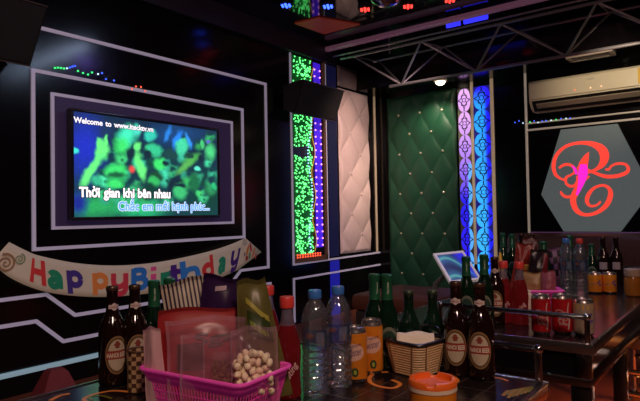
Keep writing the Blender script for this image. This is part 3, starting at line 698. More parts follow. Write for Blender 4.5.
# ------------------------------------------------------------------ tables
def table_top_mat():
    m = mat('mosaic_glass_top', (.014, .007, .008), .19, spec=.38, noise=.5, scale=6)
    nt = m.node_tree; b = nt.nodes['Principled BSDF']
    br = nt.nodes.new('ShaderNodeTexBrick'); tc = nt.nodes.new('ShaderNodeTexCoord'); nt.links.new(tc.outputs['Object'], br.inputs['Vector'])
    br.inputs['Scale'].default_value = 1; br.offset = 0; br.inputs['Brick Width'].default_value = .075; br.inputs['Row Height'].default_value = .075; br.inputs['Mortar Size'].default_value = .0012
    br.inputs['Color1'].default_value = (.020, .008, .009, 1); br.inputs['Color2'].default_value = (.012, .010, .010, 1); br.inputs['Mortar'].default_value = (.10, .07, .065, 1)
    nt.links.new(br.outputs['Color'], b.inputs['Base Color'])
    return m
TM = table_top_mat()
def make_table(label, y0, y1, x0=-1.37):
    x1 = -.412; cx, cy = (x0+x1)/2, (y0+y1)/2; w, l = (x1-x0)/2, (y1-y0)/2
    t = thing('glass_table', label, 'table', (cx, cy, FLOOR)); H = TAB-FLOOR
    mesh_obj('table_top', MB().box((-w+.012, -l+.012, H-.03), (w-.012, l-.012, H), .002), TM, t, False)
    e = MB()
    for a, b in (((-w, -l), (w, -l+.014)), ((-w, l-.014), (w, l)), ((-w, -l+.014), (-w+.014, l-.014)), ((w-.014, -l+.014), (w, l-.014))):
        e.box((a[0], a[1], H-.032), (b[0], b[1], H+.003), .003)
    mesh_obj('edge_band', e, mat('edge_metal', (.26, .22, .20), .22, .9), t)
    e = MB()
    for sy in (-1, 1): e.box((-w+.02, sy*(l-.03)-.01, H-.125), (w-.02, sy*(l-.03)+.01, H-.031))
    for sx in (-1, 1): e.box((sx*(w-.03)-.01, -l+.04, H-.125), (sx*(w-.03)+.01, l-.04, H-.031))
    mesh_obj('apron', e, mat('apron_black', (.006, .005, .006), .15, spec=.5), t, False)
    e = MB()
    for sy in (-1, 1):
        y = sy*(l-.018)
        e.box((-w+.01, y-.012, H-.135), (w-.01, y+.012, H-.108), .003)
        for sx in (-1, 1): e.box((sx*(w-.03)-.022, y-.012, H-.109), (sx*(w-.03)+.022, y+.012, H-.033), .003)
    for sx in (-1, 1): e.box((sx*(w-.018)-.012, -l+.03, H-.135), (sx*(w-.018)+.012, l-.03, H-.108), .003)
    mesh_obj('apron_frame', e, DCHROME, t)
    for sx in (-1, 1):
        for sy in (-1, 1):
            mesh_obj('leg', MB().box((sx*(w-.045)-.03, sy*(l-.05)-.03, .001), (sx*(w-.045)+.03, sy*(l-.05)+.03, H-.136), .006), DCHROME, t)
        mesh_obj('leg', MB().box((sx*(w-.045)-.025, -.26, .001), (sx*(w-.045)+.025, -.21, H-.136), .006), DCHROME, t)
    for sy in (-1, 1):
        y = sy*(l-.022); h = H+.082
        xr = w-.02-.50
        path = [(xr, y, H+.003), (xr, y, h-.012), (xr+.012, y, h), (w-.2, y, h), (w-.032, y, h), (w-.02, y, h-.012), (w-.02, y, H+.003)]
        rl = mesh_obj('guard_rail', MB().tube(path, .0085, 10), CHROME, t)
        for kx_ in (xr, w-.02): mesh_obj('rail_knob', MB().ball((kx_, y, h), .012, 12, 8), CHROME, rl)
    return t, (cx, cy)
t1, c1 = make_table('near glass topped table crowded with beer bottles and snack basket', -.36, 1.445)
t2, c2 = make_table('far glass topped table with cola cans, behind the near one', 1.905, 3.72, -1.20)
# inlaid swirls under the glass
SW = mat('inlay_gold', (.55, .15, .03), .3, emit=(.9, .22, .03), es=.12); SWY = mat('inlay_olive', (.16, .12, .02), .3, emit=(.35, .28, .04), es=.05)
def inlay(pts, mt, w, k=0, t=t1, c=c1):
    P = []
    for x, y in pts: p = at_z(x, y, TAB); P.append((p.x-c[0], p.y-c[1], w))
    mesh_obj('inlay_swirl', ribbon(MB(), P, lambda x, y: (x, y, TAB-FLOOR+.0006+k*.0003), 8), mt, t, False)
inlay([(388, 372), (378, 373), (370, 377), (371, 383), (381, 387), (394, 388), (400, 384), (392, 380)], SW, .011)
inlay([(446, 379), (452, 376), (458, 381), (452, 385)], SW, .008, 1)
inlay([(130, 392), (112, 391), (92, 395), (84, 400), (95, 404), (120, 402)], SW, .010); inlay([(112, 399), (102, 396), (90, 397), (92, 401)], SWY, .007, 1)
inlay([(70, 394), (60, 396), (50, 401)], SW, .012, 2)
for k in range(6): inlay([(503+k*4, 396-k*.8), (508+k*4, 391-k*.5), (512+k*4, 393-k), (508+k*4, 398-k)], SWY if k % 2 else mat('inlay_amber', (.30, .14, .02), .3, emit=(.6, .25, .03), es=.08), .008, k)
inlay([(488, 379), (498, 378), (508, 381)], SW, .007)

# ------------------------------------------------------------------ bottles and cans
BEERP = [(.030, 0), (.034, .004), (.0345, .012), (.0345, .125), (.0335, .138), (.029, .153), (.022, .168), (.0165, .182), (.0142, .200), (.0134, .232), (.0145, .234), (.0145, .243), (.0125, .245), (.0125, .247)]
def beer(label, loc_, rz, group=None, ang=0.0, plain=False):
    t = thing('brown_beer_bottle', label, 'bottle', loc_, rz, group)
    mesh_obj('glass_body', MB().lathe(BEERP, 28), BROWNG, t, angle=50)
    mesh_obj('mouth_ring', MB().lathe([(.0146, .236), (.0152, .238), (.0152, .243), (.0134, .247), (.009, .247)], 20), CAPD, t)
    r = .0350
    if plain:
        mesh_obj('body_label', wrap_rect(MB(), r, .082, .118, .040), mat('label_pale', (.38, .30, .30), .5), t)
        return t
    lb = mesh_obj('body_label', wrap_disc(MB(), r, .078, .0300, .0475, ang), TAN, t)
    mesh_obj('label_ring', wrap_disc(MB(), r+.0002, .078, .0272, .0435, ang), mat('label_dark', (.13, .07, .025), .5), lb)
    mesh_obj('label_field', wrap_disc(MB(), r+.0004, .078, .0235, .0385, ang), CREAM, lb)
    mesh_obj('label_band', wrap_rect(MB(), r+.0006, .0685, .0895, .055, ang), REDLAB, lb)
    mesh_obj('label_emblem', wrap_disc(wrap_disc(wrap_disc(MB(), r+.0006, .104, .0085, .004, ang), r+.0006, .109, .005, .004, ang), r+.0006, .098, .006, .003, ang), mat('emblem_red', (.25, .05, .03), .5), lb)
    mesh_obj('label_lettering', wrap_text(MB(), 'HANOI BEER', r+.0009, .0730, .0165, .025, .051, ang=ang), mat('ink_cream', (.8, .72, .55), .5), lb)
    n = mesh_obj('neck_label', wrap_disc(wrap_rect(MB(), .0160, .191, .201, .030, ang, r1=.0150), .0162, .196, .0075, .0095, ang), mat('neck_paper', (.62, .52, .48), .5), t)
    mesh_obj('neck_lettering', wrap_text(MB(), 'HANOI', .0168, .1935, .006, .01, .019, ang=ang), REDLAB, n)
    return t
GREENP = [(.029, 0), (.032, .004), (.0325, .012), (.0325, .118), (.031, .132), (.026, .150), (.0195, .168), (.0155, .182), (.0140, .195), (.0135, .235), (.0145, .237), (.0145, .248), (.012, .250)]
def green_bottle(label, loc_, rz, foil=True, oval=True, group=None):
    t = thing('green_beer_bottle', label, 'bottle', loc_, rz, group)
    mesh_obj('glass_body', MB().lathe(GREENP, 26), GREENG, t, angle=50)
    if foil:
        f = mesh_obj('neck_foil', MB().lathe([(.0165, .184), (.0152, .197), (.0148, .235), (.0162, .238), (.0162, .250), (.013, .2535), (0.0, .2535)], 22), FOIL, t)
        mesh_obj('foil_lettering', wrap_text(MB(), 'Heineken', .0160, .217, .0085, .0, None, rot=PI/2, ang=.25), mat('foil_ink', (.65, .8, .62), .5), f, False)
    else:
        mesh_obj('mouth_ring', MB().lathe([(.0148, .238), (.0154, .240), (.0154, .247), (.013, .2515), (.009, .2515)], 20), mat('olive_cap', (.05, .07, .04), .3, .4), t)
    if oval:
        lb = mesh_obj('body_label', wrap_disc(MB(), .0328, .075, .026, .040), mat('label_sage', (.16, .17, .12), .5), t)
        mesh_obj('label_field', wrap_disc(MB(), .0330, .073, .021, .032), mat('label_green', (.012, .05, .03), .5), lb)
        mesh_obj('label_band', wrap_rect(MB(), .0332, .067, .081, .048), mat('label_black', (.01, .012, .01), .5), lb)
    return t
def P2(x, y): p = at_z(x, y, TAB); return (p.x, p.y, TAB)
b = P2(113, 383.5); beer('brown beer bottle with oval label, leftmost on the near table', b, face_cam(b, .32))
b = P2(135.5, 381); beer('brown beer bottle with oval label, second from left, beside the woven cup', b, face_cam(b, .2))
b = P2(457.5, 374); B3 = beer('brown beer bottle with red label band, beside the napkin basket', b, face_cam(b, -.10)); B3.scale.z = .97
b = P2(481.5, 377.5); beer('brown beer bottle with red label band, rightmost on the near table', b, face_cam(b, -.08)).scale.z = .97
b = P2(155, 376); green_bottle('green beer bottle with foil neck behind the second brown bottle from left', b, face_cam(b))
b = P2(170.5, 371); green_bottle('green beer bottle with foil neck nearest the striped snack bag', b, face_cam(b))
b = P2(376, 366); green_bottle('foil necked green beer bottle directly behind the orange cans', b, face_cam(b, .4))
b = P2(388.5, 367); green_bottle('foil necked green beer bottle with pale lettering, behind the napkin basket', b, face_cam(b, 0.1))
for x, y, lb in ((410, 362, 'open short green beer bottle behind the napkin basket, nearer the foil necked ones'), (434, 362, 'open short green beer bottle behind the napkin basket, nearer the brown bottles')):
    b = P2(x, y); o = green_bottle(lb, b, face_cam(b), foil=False); o.scale = (.98, .98, .80)
# soda bottles
SODAP = [(.026, 0), (.030, .005), (.0305, .012), (.029, .03), (.0285, .06), (.030, .085), (.0310, .10), (.0295, .122), (.0245, .145), (.0185, .165)]
def soda(label, loc_, rz):
    t = thing('red_soda_bottle', label, 'bottle', loc_, rz)
    mesh_obj('liquid_body', MB().lathe(SODAP, 26), mat('red_soda', (.085, .005, .008), .07, spec=.7, noise=.4, emit=(.30, .01, .01), es=.09), t, angle=60)  # emission stands in for light passing through the soda
    mesh_obj('clear_neck', MB().lathe([(.0185, .165), (.0150, .178), (.0135, .195), (.0135, .210)], 22), clear('neck_plastic', (.8, .8, .85), .25, (.45, .4, .55)), t)
    mesh_obj('cap', MB().lathe([(.0165, .205), (.0170, .207), (.0170, .228), (.0155, .2305), (0, .2305)], 24), REDCAP, t)
    pr = MB(); wrap_text(pr, 'Sting', .0318, .062, .024, .006, .040, rot=.95, shear=.3, ang=.35)
    mesh_obj('script_lettering', pr, mat('pale_pink_ink', (.75, .5, .5), .5), t, False)
    return t
b = P2(288.5, 396); S1 = soda('red soda bottle with red cap, between snack basket and water bottles', b, face_cam(b, .1))
b = P2(269, 371); soda('red capped soda bottle hidden behind the olive snack bag', b, face_cam(b))
b = P2(504.5, 322); soda('red soda bottle on the far table, left of the two in front', b, face_cam(b))
b = P2(520.5, 324); soda('red soda bottle on the far table, right beside the front cola can', b, face_cam(b))
# water bottles
def water(label, loc_, rz, cap, sc_=1.0, lab=True, h=1.0):
    t = thing('water_bottle', label, 'bottle', loc_, rz)
    pr = [(.024, 0), (.0305, .004), (.0320, .012)]
    z = .018
    while z < .085: pr += [(.0285, z), (.0318, z+.004), (.0327, z+.0075), (.0318, z+.011), (.0287, z+.0148)]; z += .0155
    pr += [(.0300, .103), (.0322, .109), (.0318, .125), (.0322, .140), (.0318, .150), (.0322, .158), (.0300, .163), (.0325, .170), (.0310, .182), (.0260, .199), (.0190, .212), (.0135, .221), (.0130, .226)]
    mesh_obj('clear_body', MB().lathe(pr, 28), WATERP, t, angle=70)
    mesh_obj('cap', MB().lathe([(.0150, .224), (.0158, .226), (.0158, .241), (.0145, .2435), (0, .2435)], 24), cap, t)
    if lab:
        l = mesh_obj('wrap_label', wrap_rect(MB(), .0326, .112, .156, .10, .5), clear('blue_label_film', (.62, .72, .92), .10, (.15, .30, .6)), t)
        mesh_obj('label_panel', wrap_rect(MB(), .0330, .116, .150, .020, .35), clear('label_white_film', (.8, .85, .95), .22, (.45, .5, .65)), l)
        mesh_obj('label_mark', wrap_disc(MB(), .0330, .142, .011, .006, -.45), clear('label_rust_film', (.9, .7, .65), .3, (.5, .2, .12)), l)
    return t
BLUECAP = mat('blue_cap', (.05, .20, .60), .3)
b = P2(316.5, 394.5); water('clear water bottle with blue cap, nearest the red soda bottle', b, face_cam(b), BLUECAP)
b = P2(339.5, 386); water('clear water bottle with blue cap, nearest the orange cans', b, face_cam(b), BLUECAP)
b = P2(567.5, 297); o = water('clear water bottle on the far table, without red cap', b, face_cam(b), BLUECAP); o.scale = (1, 1, 1.16)
b = P2(581, 298); o = water('clear water bottle with red cap on the far table', b, face_cam(b), REDCAP); o.scale = (1, 1, 1.16)
# cans
CANP = [(.021, 0), (.0235, .003), (.0285, .012), (.0290, .018), (.0290, .122), (.0275, .132), (.0250, .138), (.0252, .141), (.0240, .1415), (.0230, .137), (0, .137)]
def can(label, loc_, rz, cm, kind, h=1.0, w=1.0, group=None):
    t = thing('drink_can', label, 'can', loc_, rz, group)
    body = [p for p in CANP if .012 <= p[1] <= .122]
    mesh_obj('body', MB().lathe([(.0285, .012)]+[(.0290, .018), (.0290, .122)]+[(.0283, .127)], 28), cm, t)
    mesh_obj('rim', MB().lathe([(.0283, .127), (.0275, .132), (.0250, .138), (.0252, .141), (.0240, .1415), (.0230, .137), (0, .137)], 28), mat('can_metal', (.55, .5, .48), .25, .9), t)
    mesh_obj('foot', MB().lathe([(.021, 0), (.0235, .002), (.0285, .012)], 28), mat('can_metal', (.55, .5, .48), .25, .9), t)
    tab = MB().box((-.006, -.016, .138), (.006, .006, .1395), .0007); mesh_obj('tab', tab, mat('can_metal', (.55, .5, .48), .25, .9), t)
    r = .0293
    if kind == 'orange':
        mesh_obj('label_haze', wrap_disc(MB(), r, .080, .030, .022, -.15), mat('can_peach', (.78, .48, .36), .4), t)
        mesh_obj('script_lettering', wrap_text(wrap_text(MB(), 'Twister', r+.0003, .071, .027, .0, .043, rot=.22, shear=.4), 'Tropicana', r+.0003, .094, .011, .004, .035, rot=.22), mat('violet_ink', (.10, .04, .16), .5), t, False)
        mesh_obj('fruit_mark', wrap_disc(MB(), r+.0002, .030, .0085, .0115, .05), mat('leaf_mark', (.03, .06, .02), .5), t)
        mesh_obj('fruit_core', wrap_disc(MB(), r+.0004, .030, .004, .006, .05), mat('leaf_light', (.35, .42, .05), .5), t)
    elif kind == 'cola':
        mesh_obj('script_lettering', wrap_text(wrap_text(MB(), 'Coca', r+.0003, .062, .032, .0, .054, rot=-1.35, shear=.25, ang=-.45), 'Cola', r+.0003, .057, .030, .0, .048, rot=-1.35, shear=.25, ang=.1), mat('can_white', (.55, .40, .36), .5), t, False)
        rb = MB(); ribbon(rb, [(.010, .02, .004), (.014, .05, .005), (.009, .085, .004), (.013, .115, .003)], lambda x, z: (r*1.004*math.sin(x/r+.25), -r*1.004*math.cos(x/r+.25), z), 5)
        mesh_obj('wave_stripe', rb, mat('can_white', (.55, .40, .36), .5), t, False)
    elif kind == 'pale':
        mesh_obj('gold_shoulder', wrap_rect(MB(), r, .105, .122, .17), mat('can_gold', (.85, .5, .05), .3, .3), t)
        mesh_obj('berry_mark', wrap_disc(wrap_disc(wrap_disc(MB(), r+.0002, .075, .006, .006, .55), r+.0002, .06, .007, .007, .8), r+.0002, .085, .005, .005, .75), mat('can_violet', (.12, .08, .30), .5), t)
        mesh_obj('script_lettering', wrap_text(MB(), 'Twister', r+.0003, .06, .02, .005, .045, rot=.2, ang=-.3), mat('can_ink_grey', (.30, .2, .16), .5), t, False)
    t.scale = (w, w, h)
    return t
ORC = mat('can_orange', (.85, .27, .02), .35, .25, noise=.15); CC = mat('can_red', (.50, .012, .018), .28, .3); PC = mat('can_beige', (.42, .32, .22), .35, .2)
b = P2(356, 381); can('orange juice can in front, touching the water bottle', b, face_cam(b, -.1), ORC, 'orange', .97)
b = P2(372.5, 373); can('orange juice can set back behind the front one', b, face_cam(b, .05), ORC, 'orange', 1.0)
b = P2(541.5, 333.5); can('red cola can on the far table, left of the two', b, face_cam(b), CC, 'cola', .95, 1.08)
b = P2(562.5, 333.5); can('red cola can on the far table, between cola and pale can', b, face_cam(b), CC, 'cola', .95, 1.14)
b = P2(584, 335); can('pale gold can at the corner of the far table', b, face_cam(b), PC, 'pale', .86, 1.14)
b = P2(595, 293); can('orange can before the brown bottles, beside the water bottles', b, face_cam(b), ORC, 'pale', .74, 1.15)
b = P2(609.5, 293); can('orange can before the brown bottles, beside the orange jar', b, face_cam(b), ORC, 'pale', .74, 1.15)
# bottles on the far table
def fb(fn, x, y, lb, topy, foil=True, **k):
    b = P2(x, y); o = fn(lb, b, face_cam(b), **k)
    p = Vector(b); d = p.dot(Fv); h0 = .2535 if fn is green_bottle else .247
    want = (y-topy)*d/FPX*1.0; o.scale = (1, 1, want/h0); return o
fb(green_bottle, 467.5, 326, 'foil necked green bottle at near edge of far table, before the tablet', 256.5)
fb(green_bottle, 485.5, 327, 'foil necked green bottle on far table next to the tablet corner', 254.5)
fb(beer, 496, 323, 'brown beer bottle on far table, tucked beside the red soda bottles', 257)
fb(green_bottle, 504, 283, 'green bottle at the far back of the far table, left of its twin', 233)
fb(green_bottle, 513, 283, 'green bottle at the far back of the far table, next to dark bottle', 234)
fb(beer, 522.5, 283, 'dark brown bottle standing behind the red snack bag', 233.5, plain=True)
fb(beer, 533.5, 283, 'dark brown bottle standing behind the black snack pouch', 233, plain=True)
fb(green_bottle, 544.5, 288, 'green bottle with wide foil neck beside the pink snack basket', 241.5).scale.x *= 1.25
fb(green_bottle, 571, 287, 'green foil necked bottle showing between the two far water bottles', 235.5)
fb(green_bottle, 592.5, 284, 'small green bottle beside the red capped water bottle', 244, foil=False)
fb(beer, 604, 285, 'dark brown bottle behind orange cans, beside the small green bottle', 236.5, plain=True)
fb(beer, 617, 285, 'dark brown bottle behind orange cans, near the orange jar', 236.5, plain=True)
b = P2(633, 296); t = thing('glass_jar', 'squat orange filled glass jar with pale lid near the table edge', 'jar', b, 0)
mesh_obj('jar_body', MB().lathe([(.030, 0), (.036, .006), (.036, .085), (.032, .095)], 24), mat('jar_orange', (.32, .11, .015), .2, noise=.2), t)
mesh_obj('lid', MB().lathe([(.036, .096), (.037, .10), (.037, .128), (.034, .132), (0, .132)], 24), mat('jar_lid', (.42, .30, .22), .4), t)
b = P2(501.5, 312); t = thing('sauce_bottle', 'sauce bottle with pointed yellow nozzle behind the red soda bottles', 'bottle', b, 0)
mesh_obj('body', MB().lathe([(.026, 0), (.03, .004), (.03, .13), (.024, .155), (.016, .17)], 20), mat('sauce_tan', (.22, .10, .03), .3), t)
mesh_obj('nozzle', MB().lathe([(.016, .171), (.013, .185), (.005, .245), (.003, .248), (0, .248)], 16), mat('nozzle_yellow', (.75, .45, .05), .4), t)

# ------------------------------------------------------------------ napkin basket, ashtray cup, woven cup
def napkin_basket():
    c = at_z(416, 372, TAB); t = thing('napkin_basket', 'woven rattan basket with black rim, full of white napkins', 'basket', (c.x, c.y, TAB), face_cam(c)+PI/4+.12); t.scale = (1.15, 1.15, .95)
    def ringp(h, z, n=6):
        pts = []; rr = .022
        for (sx, sy, a0) in ((1, 1, 0), (-1, 1, PI/2), (-1, -1, PI), (1, -1, 3*PI/2)):
            for k in range(n+1):
                a = a0+PI/2*k/n; pts.append((sx*(h-rr)+rr*math.cos(a), sy*(h-rr)+rr*math.sin(a), z))
        return pts
    H = .088
    wv = MB(); m_ = 13
    for i in range(m_):
        z = .006+H*i/m_; h = .041+.012*(z/H); wv.tube(ringp(h, z), .0036, 6, True)
    mesh_obj('weave', wv, mat('rattan', (.66, .43, .22), .5, noise=.3, scale=90), t)
    inner = MB(); 
    for z, h in ((.004, .039), (H, .051)): inner.v += ringp(h, z)
    n = len(inner.v)//2; inner.f += [(i, (i+1) % n, n+(i+1) % n, n+i) for i in range(n)]+[tuple(range(n))]
    mesh_obj('lining', inner, mat('rattan_dark', (.08, .04, .02), .6), t)
    for i, p in enumerate(ringp(.0445, .003)):
        if i % 7 in (0, 6): mesh_obj('stake', MB().tube([p, ringp(.0545, H)[i]], .0022, 6), mat('stake_brown', (.22, .11, .05), .5), t)
    mesh_obj('rim', MB().tube(ringp(.054, H+.003), .0052, 8, True), mat('rim_black', (.012, .009, .010), .35), t)
    mesh_obj('handle', MB().tube(catmull([(.054, -.03, H), (.058, -.022, H+.026), (.058, .022, H+.026), (.054, .03, H)], 6), .003, 8), mat('rim_black', (.012, .009, .010), .35), t)
    nap = thing('napkin_stack', 'stack of folded white paper napkins standing in the rattan basket', 'napkins', (c.x, c.y, TAB), face_cam(c)); nap.scale = (1.12, 1.1, 1)
    for i in range(6):
        mb = MB(); n1 = 10; y = -.018+.0075*i
        for j in range(n1+1):
            for z in (.012, .05, .098+.004*math.sin(i*2.1)+.003*math.sin(j*.7+i)):
                mb.v.append(((j/n1-.5)*.086, y+.004*math.sin(j*.6+i)+.10*(z-.05)*(.5-i/6)*.6, z))
        for j in range(n1):
            for k in range(2): a = j*3+k; mb.f.append((a, a+3, a+4, a+1))
        mesh_obj('napkin', mb, mat('napkin_white', (.90, .80, .64), .8, noise=.05), nap, solid=.005)
napkin_basket()
c = at_z(432.5, 378.5, TAB+.072); t = thing('round_ashtray', 'round orange plastic ashtray tub with notched lid at the table front', 'ashtray', (c.x, c.y, TAB), 0)
mesh_obj('tub', MB().lathe([(.044, 0), (.0475, .004), (.049, .050)], 36), mat('tub_orange', (.80, .24, .01), .35), t)
mesh_obj('white_band', MB().lathe([(.049, .0502), (.0505, .052), (.0500, .060)], 36), mat('band_cream', (.80, .62, .45), .4), t)
ring = MB()
nn = 72; pr = []
for k in range(nn):
    a = 2*PI*k/nn; notch = any(abs((a-q+PI) % (2*PI)-PI) < .16 for q in (.4, 1.97, 3.54, 5.11))
    pr.append((a, .067 if notch else .074))
for a, h in pr:
    for r, z in ((.0500, .0602), (.0500, h-.002), (.048, h), (.041, h), (.039, .064), (.0, .061)): ring.v.append((r*math.cos(a), r*math.sin(a), z))
for k in range(nn):
    for j in range(5): a, b2 = k*6+j, ((k+1) % nn)*6+j; ring.f.append((a, b2, b2+1, a+1))
mesh_obj('lid', ring, mat('lid_orange', (.90, .16, .02), .35), t, angle=50)
c = at_z(139, 391, TAB); t = thing('woven_cup', 'slim brown and cream checker woven cup left of the pink basket', 'cup', (c.x, c.y, TAB), face_cam(c))
ck = MB(); dk = MB(); n = 14; rows = 9
for j in range(rows):
    for k in range(n):
        a0, a1 = 2*PI*k/n, 2*PI*(k+1)/n; z0, z1 = .004+.0105*j, .004+.0105*(j+1); r = (.0265 if (j+k) % 2 else .0255)
        q = [(r*math.cos(a0), r*math.sin(a0), z0), (r*math.cos(a1), r*math.sin(a1), z0), (r*math.cos(a1), r*math.sin(a1), z1), (r*math.cos(a0), r*math.sin(a0), z1)]
        (ck if (j+k) % 2 else dk).add(q, [(0, 1, 2, 3)])
mesh_obj('pale_weave', ck, mat('weave_cream', (.55, .36, .18), .5), t, False); mesh_obj('dark_weave', dk, mat('weave_brown', (.10, .04, .02), .5), t, False)
mesh_obj('rim', MB().tube([(.027*math.cos(2*PI*k/24), .027*math.sin(2*PI*k/24), .100) for k in range(24)], .0025, 6, True), mat('weave_brown', (.10, .04, .02), .5), t)
mesh_obj('base', MB().lathe([(.02, 0), (.026, .002), (.026, .005)], 20), mat('weave_brown', (.10, .04, .02), .5), t)

# ------------------------------------------------------------------ pink basket and snack bags
def rrect(hx, hy, rr, n=5):
    pts = []
    for (sx, sy, a0) in ((1, 1, 0), (-1, 1, PI/2), (-1, -1, PI), (1, -1, 3*PI/2)):
        for k in range(n+1): a = a0+PI/2*k/n; pts.append((sx*(hx-rr)+rr*math.cos(a), sy*(hy-rr)+rr*math.sin(a)))
    return pts
def pink_basket(label, loc_, rz, hx, hy, H):
    t = thing('plastic_basket', label, 'basket', loc_, rz)
    tp = .84
    def loop(f, z, o=0): return [(x, y, z) for x, y in rrect(hx*f+o, hy*f+o, .022)]
    def band(z0, z1):
        mb = MB(); f0, f1 = tp+(1-tp)*z0/H, tp+(1-tp)*z1/H; A, B = loop(f0, z0), loop(f1, z1); n = len(A)
        mb.v += A+B; mb.f += [(i, (i+1) % n, n+(i+1) % n, n+i) for i in range(n)]; return mb
    mesh_obj('upper_wall', band(H*.72, H), PINK, t, solid=.0022)
    mesh_obj('lower_wall', band(0, H*.16), PINK, t, solid=.0022)
    bars = MB()
    def bars_on(z0, z1):
        P0 = loop(tp+(1-tp)*z0/H, z0); P1 = loop(tp+(1-tp)*z1/H, z1)
        n = len(P0); per = []
        for i in range(n):
            a0, b0, a1, b1 = Vector(P0[i]), Vector(P0[(i+1) % n]), Vector(P1[i]), Vector(P1[(i+1) % n]); L = (b1-a1).length; k = max(1, int(L/.0085))
            for q in range(k): f = q/k; bars.tube([a0.lerp(b0, f), a1.lerp(b1, f)], .0017, 4)
    bars_on(H*.16, H*.72)
    for z in (H*.34, H*.53): bars.tube(loop(tp+(1-tp)*z/H, z), .0017, 4, True)
    mesh_obj('lattice_wall', bars, PINK, t)
    bt = MB(); lp = loop(tp, .001); bt.v += lp; bt.f.append(tuple(range(len(lp)))); mesh_obj('floor_panel', bt, PINK, t, False, solid=.002)
    mesh_obj('rim', MB().tube(loop(1.0, H, .003), .0042, 8, True), mat('pink_rim', (.85, .10, .45), .25, emit=(.7, .04, .3), es=.16), t)
    return t
pink_basket('bright pink plastic basket full of snack bags at the table front', (-.953, .852, TAB), .108, .143, .088, .09)

def pouch(name, label, cat, center_px, bottom_z, d, w, h, dp, mt, tilt=0.0, yawo=0.0, seed=1, topw=1.0, roll=0.0, nxx=22, nzz=26, zig=True, mid=None):
    """pillow-shaped snack bag standing on its lower edge; local -Y faces the camera"""
    p = at_d(center_px, 300, d); t = thing(name, label, cat, (p.x, p.y, bottom_z), face_cam(p)+yawo)
    t.rotation_euler = (tilt, roll, face_cam(p)+yawo)
    rr = random.Random(seed); ph = [rr.random()*6 for _ in range(6)]
    mb = MB(); cols = {}
    def shape(u, v, s):
        wv = w*(1+(topw-1)*v)*(1+.03*math.sin(v*5+ph[0]))
        x = (u-.5)*wv; z = v*h+.004*math.sin(u*7+ph[1])*v
        e = max(0, math.sin(PI*min(1, max(0, (u-.045)/.91))))**.75*max(0, math.sin(PI*min(1, max(0, v/.93))))**.8
        wr = .10*math.sin(u*9+v*7+ph[2])+.08*math.sin(u*17-v*11+ph[3])+.06*math.sin(v*25+ph[4])
        y = s*dp/2*e*(1+wr)+.006*math.sin(u*5+ph[5])*v
        return (x, y, z)
    for s in (-1, 1):
        for j in range(nzz+1):
            for i in range(nxx+1): mb.v.append(shape(i/nxx, j/nzz, s))
    o = (nxx+1)*(nzz+1)
    for q in (0, o):
        for j in range(nzz):
            for i in range(nxx): a = q+j*(nxx+1)+i; mb.f.append((a, a+1, a+nxx+2, a+nxx+1))
    body = mesh_obj('bag', mb, mt, t, angle=70)
    t['_'] = 0; del t['_']
    return t, body, shape
def on_bag(body, name, shape, quadf, mt, n=10, off=.0018):
    """patch printed on the bag front; quadf maps 0..1 square to bag (u, v)"""
    mb = MB()
    for j in range(n+1):
        for i in range(n+1):
            u, v = quadf(i/n, j/n); x, y, z = shape(u, v, -1); mb.v.append((x, y-off, z))
    for j in range(n):
        for i in range(n): a = j*(n+1)+i; mb.f.append((a, a+1, a+n+2, a+n+1))
    return mesh_obj(name, mb, mt, body)
def seal(bd, sh):
    m_ = clear('seal_film', (.92, .86, .89), .20, (.70, .42, .52), .15, .25)
    for q in (rect(.0, .035, 0, 1), rect(.965, 1, 0, 1), rect(0, 1, .945, 1)): on_bag(bd, 'seal_edge', sh, q, m_, 12, .0012)
rect = lambda u0, u1, v0, v1: (lambda a, b: (u0+(u1-u0)*a, v0+(v1-v0)*b))
def text_on_bag(body, name, shape, s, u0, u1, v0, size, mt, bold=.02, rot=0):
    vs, fs = text2d(s, 1, bold, 1, False); out = []
    for x, y in vs:
        u = u0+(u1-u0)*x; v = v0+y*size+rot*x; a = shape(u, v, -1); out.append((a[0], a[1]-.0035, a[2]))
    return mesh_obj(name, MB().add(out, fs), mt, body, False)
rect = lambda u0, u1, v0, v1: (lambda a, b: (u0+(u1-u0)*a, v0+(v1-v0)*b))
RB = mat('red_bag', (.36, .014, .014), .5, noise=.25, scale=14)
# striped crisp bag and purple bag at the back of the basket
def stripe_mat():
    m = mat('striped_film', (.6, .55, .45), .4); nt = m.node_tree; b = nt.nodes['Principled BSDF']
    tc = nt.nodes.new('ShaderNodeTexCoord'); wv = nt.nodes.new('ShaderNodeTexWave'); wv.inputs['Scale'].default_value = 32; wv.bands_direction = 'X'
    nt.links.new(tc.outputs['Object'], wv.inputs['Vector']); cr = nt.nodes.new('ShaderNodeValToRGB'); cr.color_ramp.interpolation = 'CONSTANT'
    cr.color_ramp.elements[0].color = (.03, .012, .03, 1); cr.color_ramp.elements[1].color = (.55, .48, .38, 1); cr.color_ramp.elements[1].position = .42
    nt.links.new(wv.outputs['Fac'], cr.inputs[0]); nt.links.new(cr.outputs[0], b.inputs['Base Color']); return m
pouch('striped_snack_bag', 'cream snack bag with dark stripes at the back of the basket', 'snack bag', 202, TAB+.012, 1.352, .088, .262, .022, stripe_mat(), -.08, 0, 11, 1.35, -.16)
t, bd, sh = pouch('purple_snack_bag', 'shiny dark purple snack bag behind the red one', 'snack bag', 211, TAB+.012, 1.318, .116, .268, .032, mat('purple_film', (.030, .010, .055), .25, noise=.3), -.06, 0, 4, .92, .14)
on_bag(bd, 'logo_patch', sh, lambda a, b: (.28+.24*a, .86+.04*b+.04*a), mat('logo_lilac', (.42, .3, .36), .5))
t, bd, sh = pouch('olive_snack_bag', 'tall olive green snack bag at the basket end by the red soda', 'snack bag', 264, TAB+.012, 1.262, .122, .268, .05, mat('olive_film', (.13, .115, .03), .32, noise=.3, scale=20), -.05, .15, 8, .52, -.10)
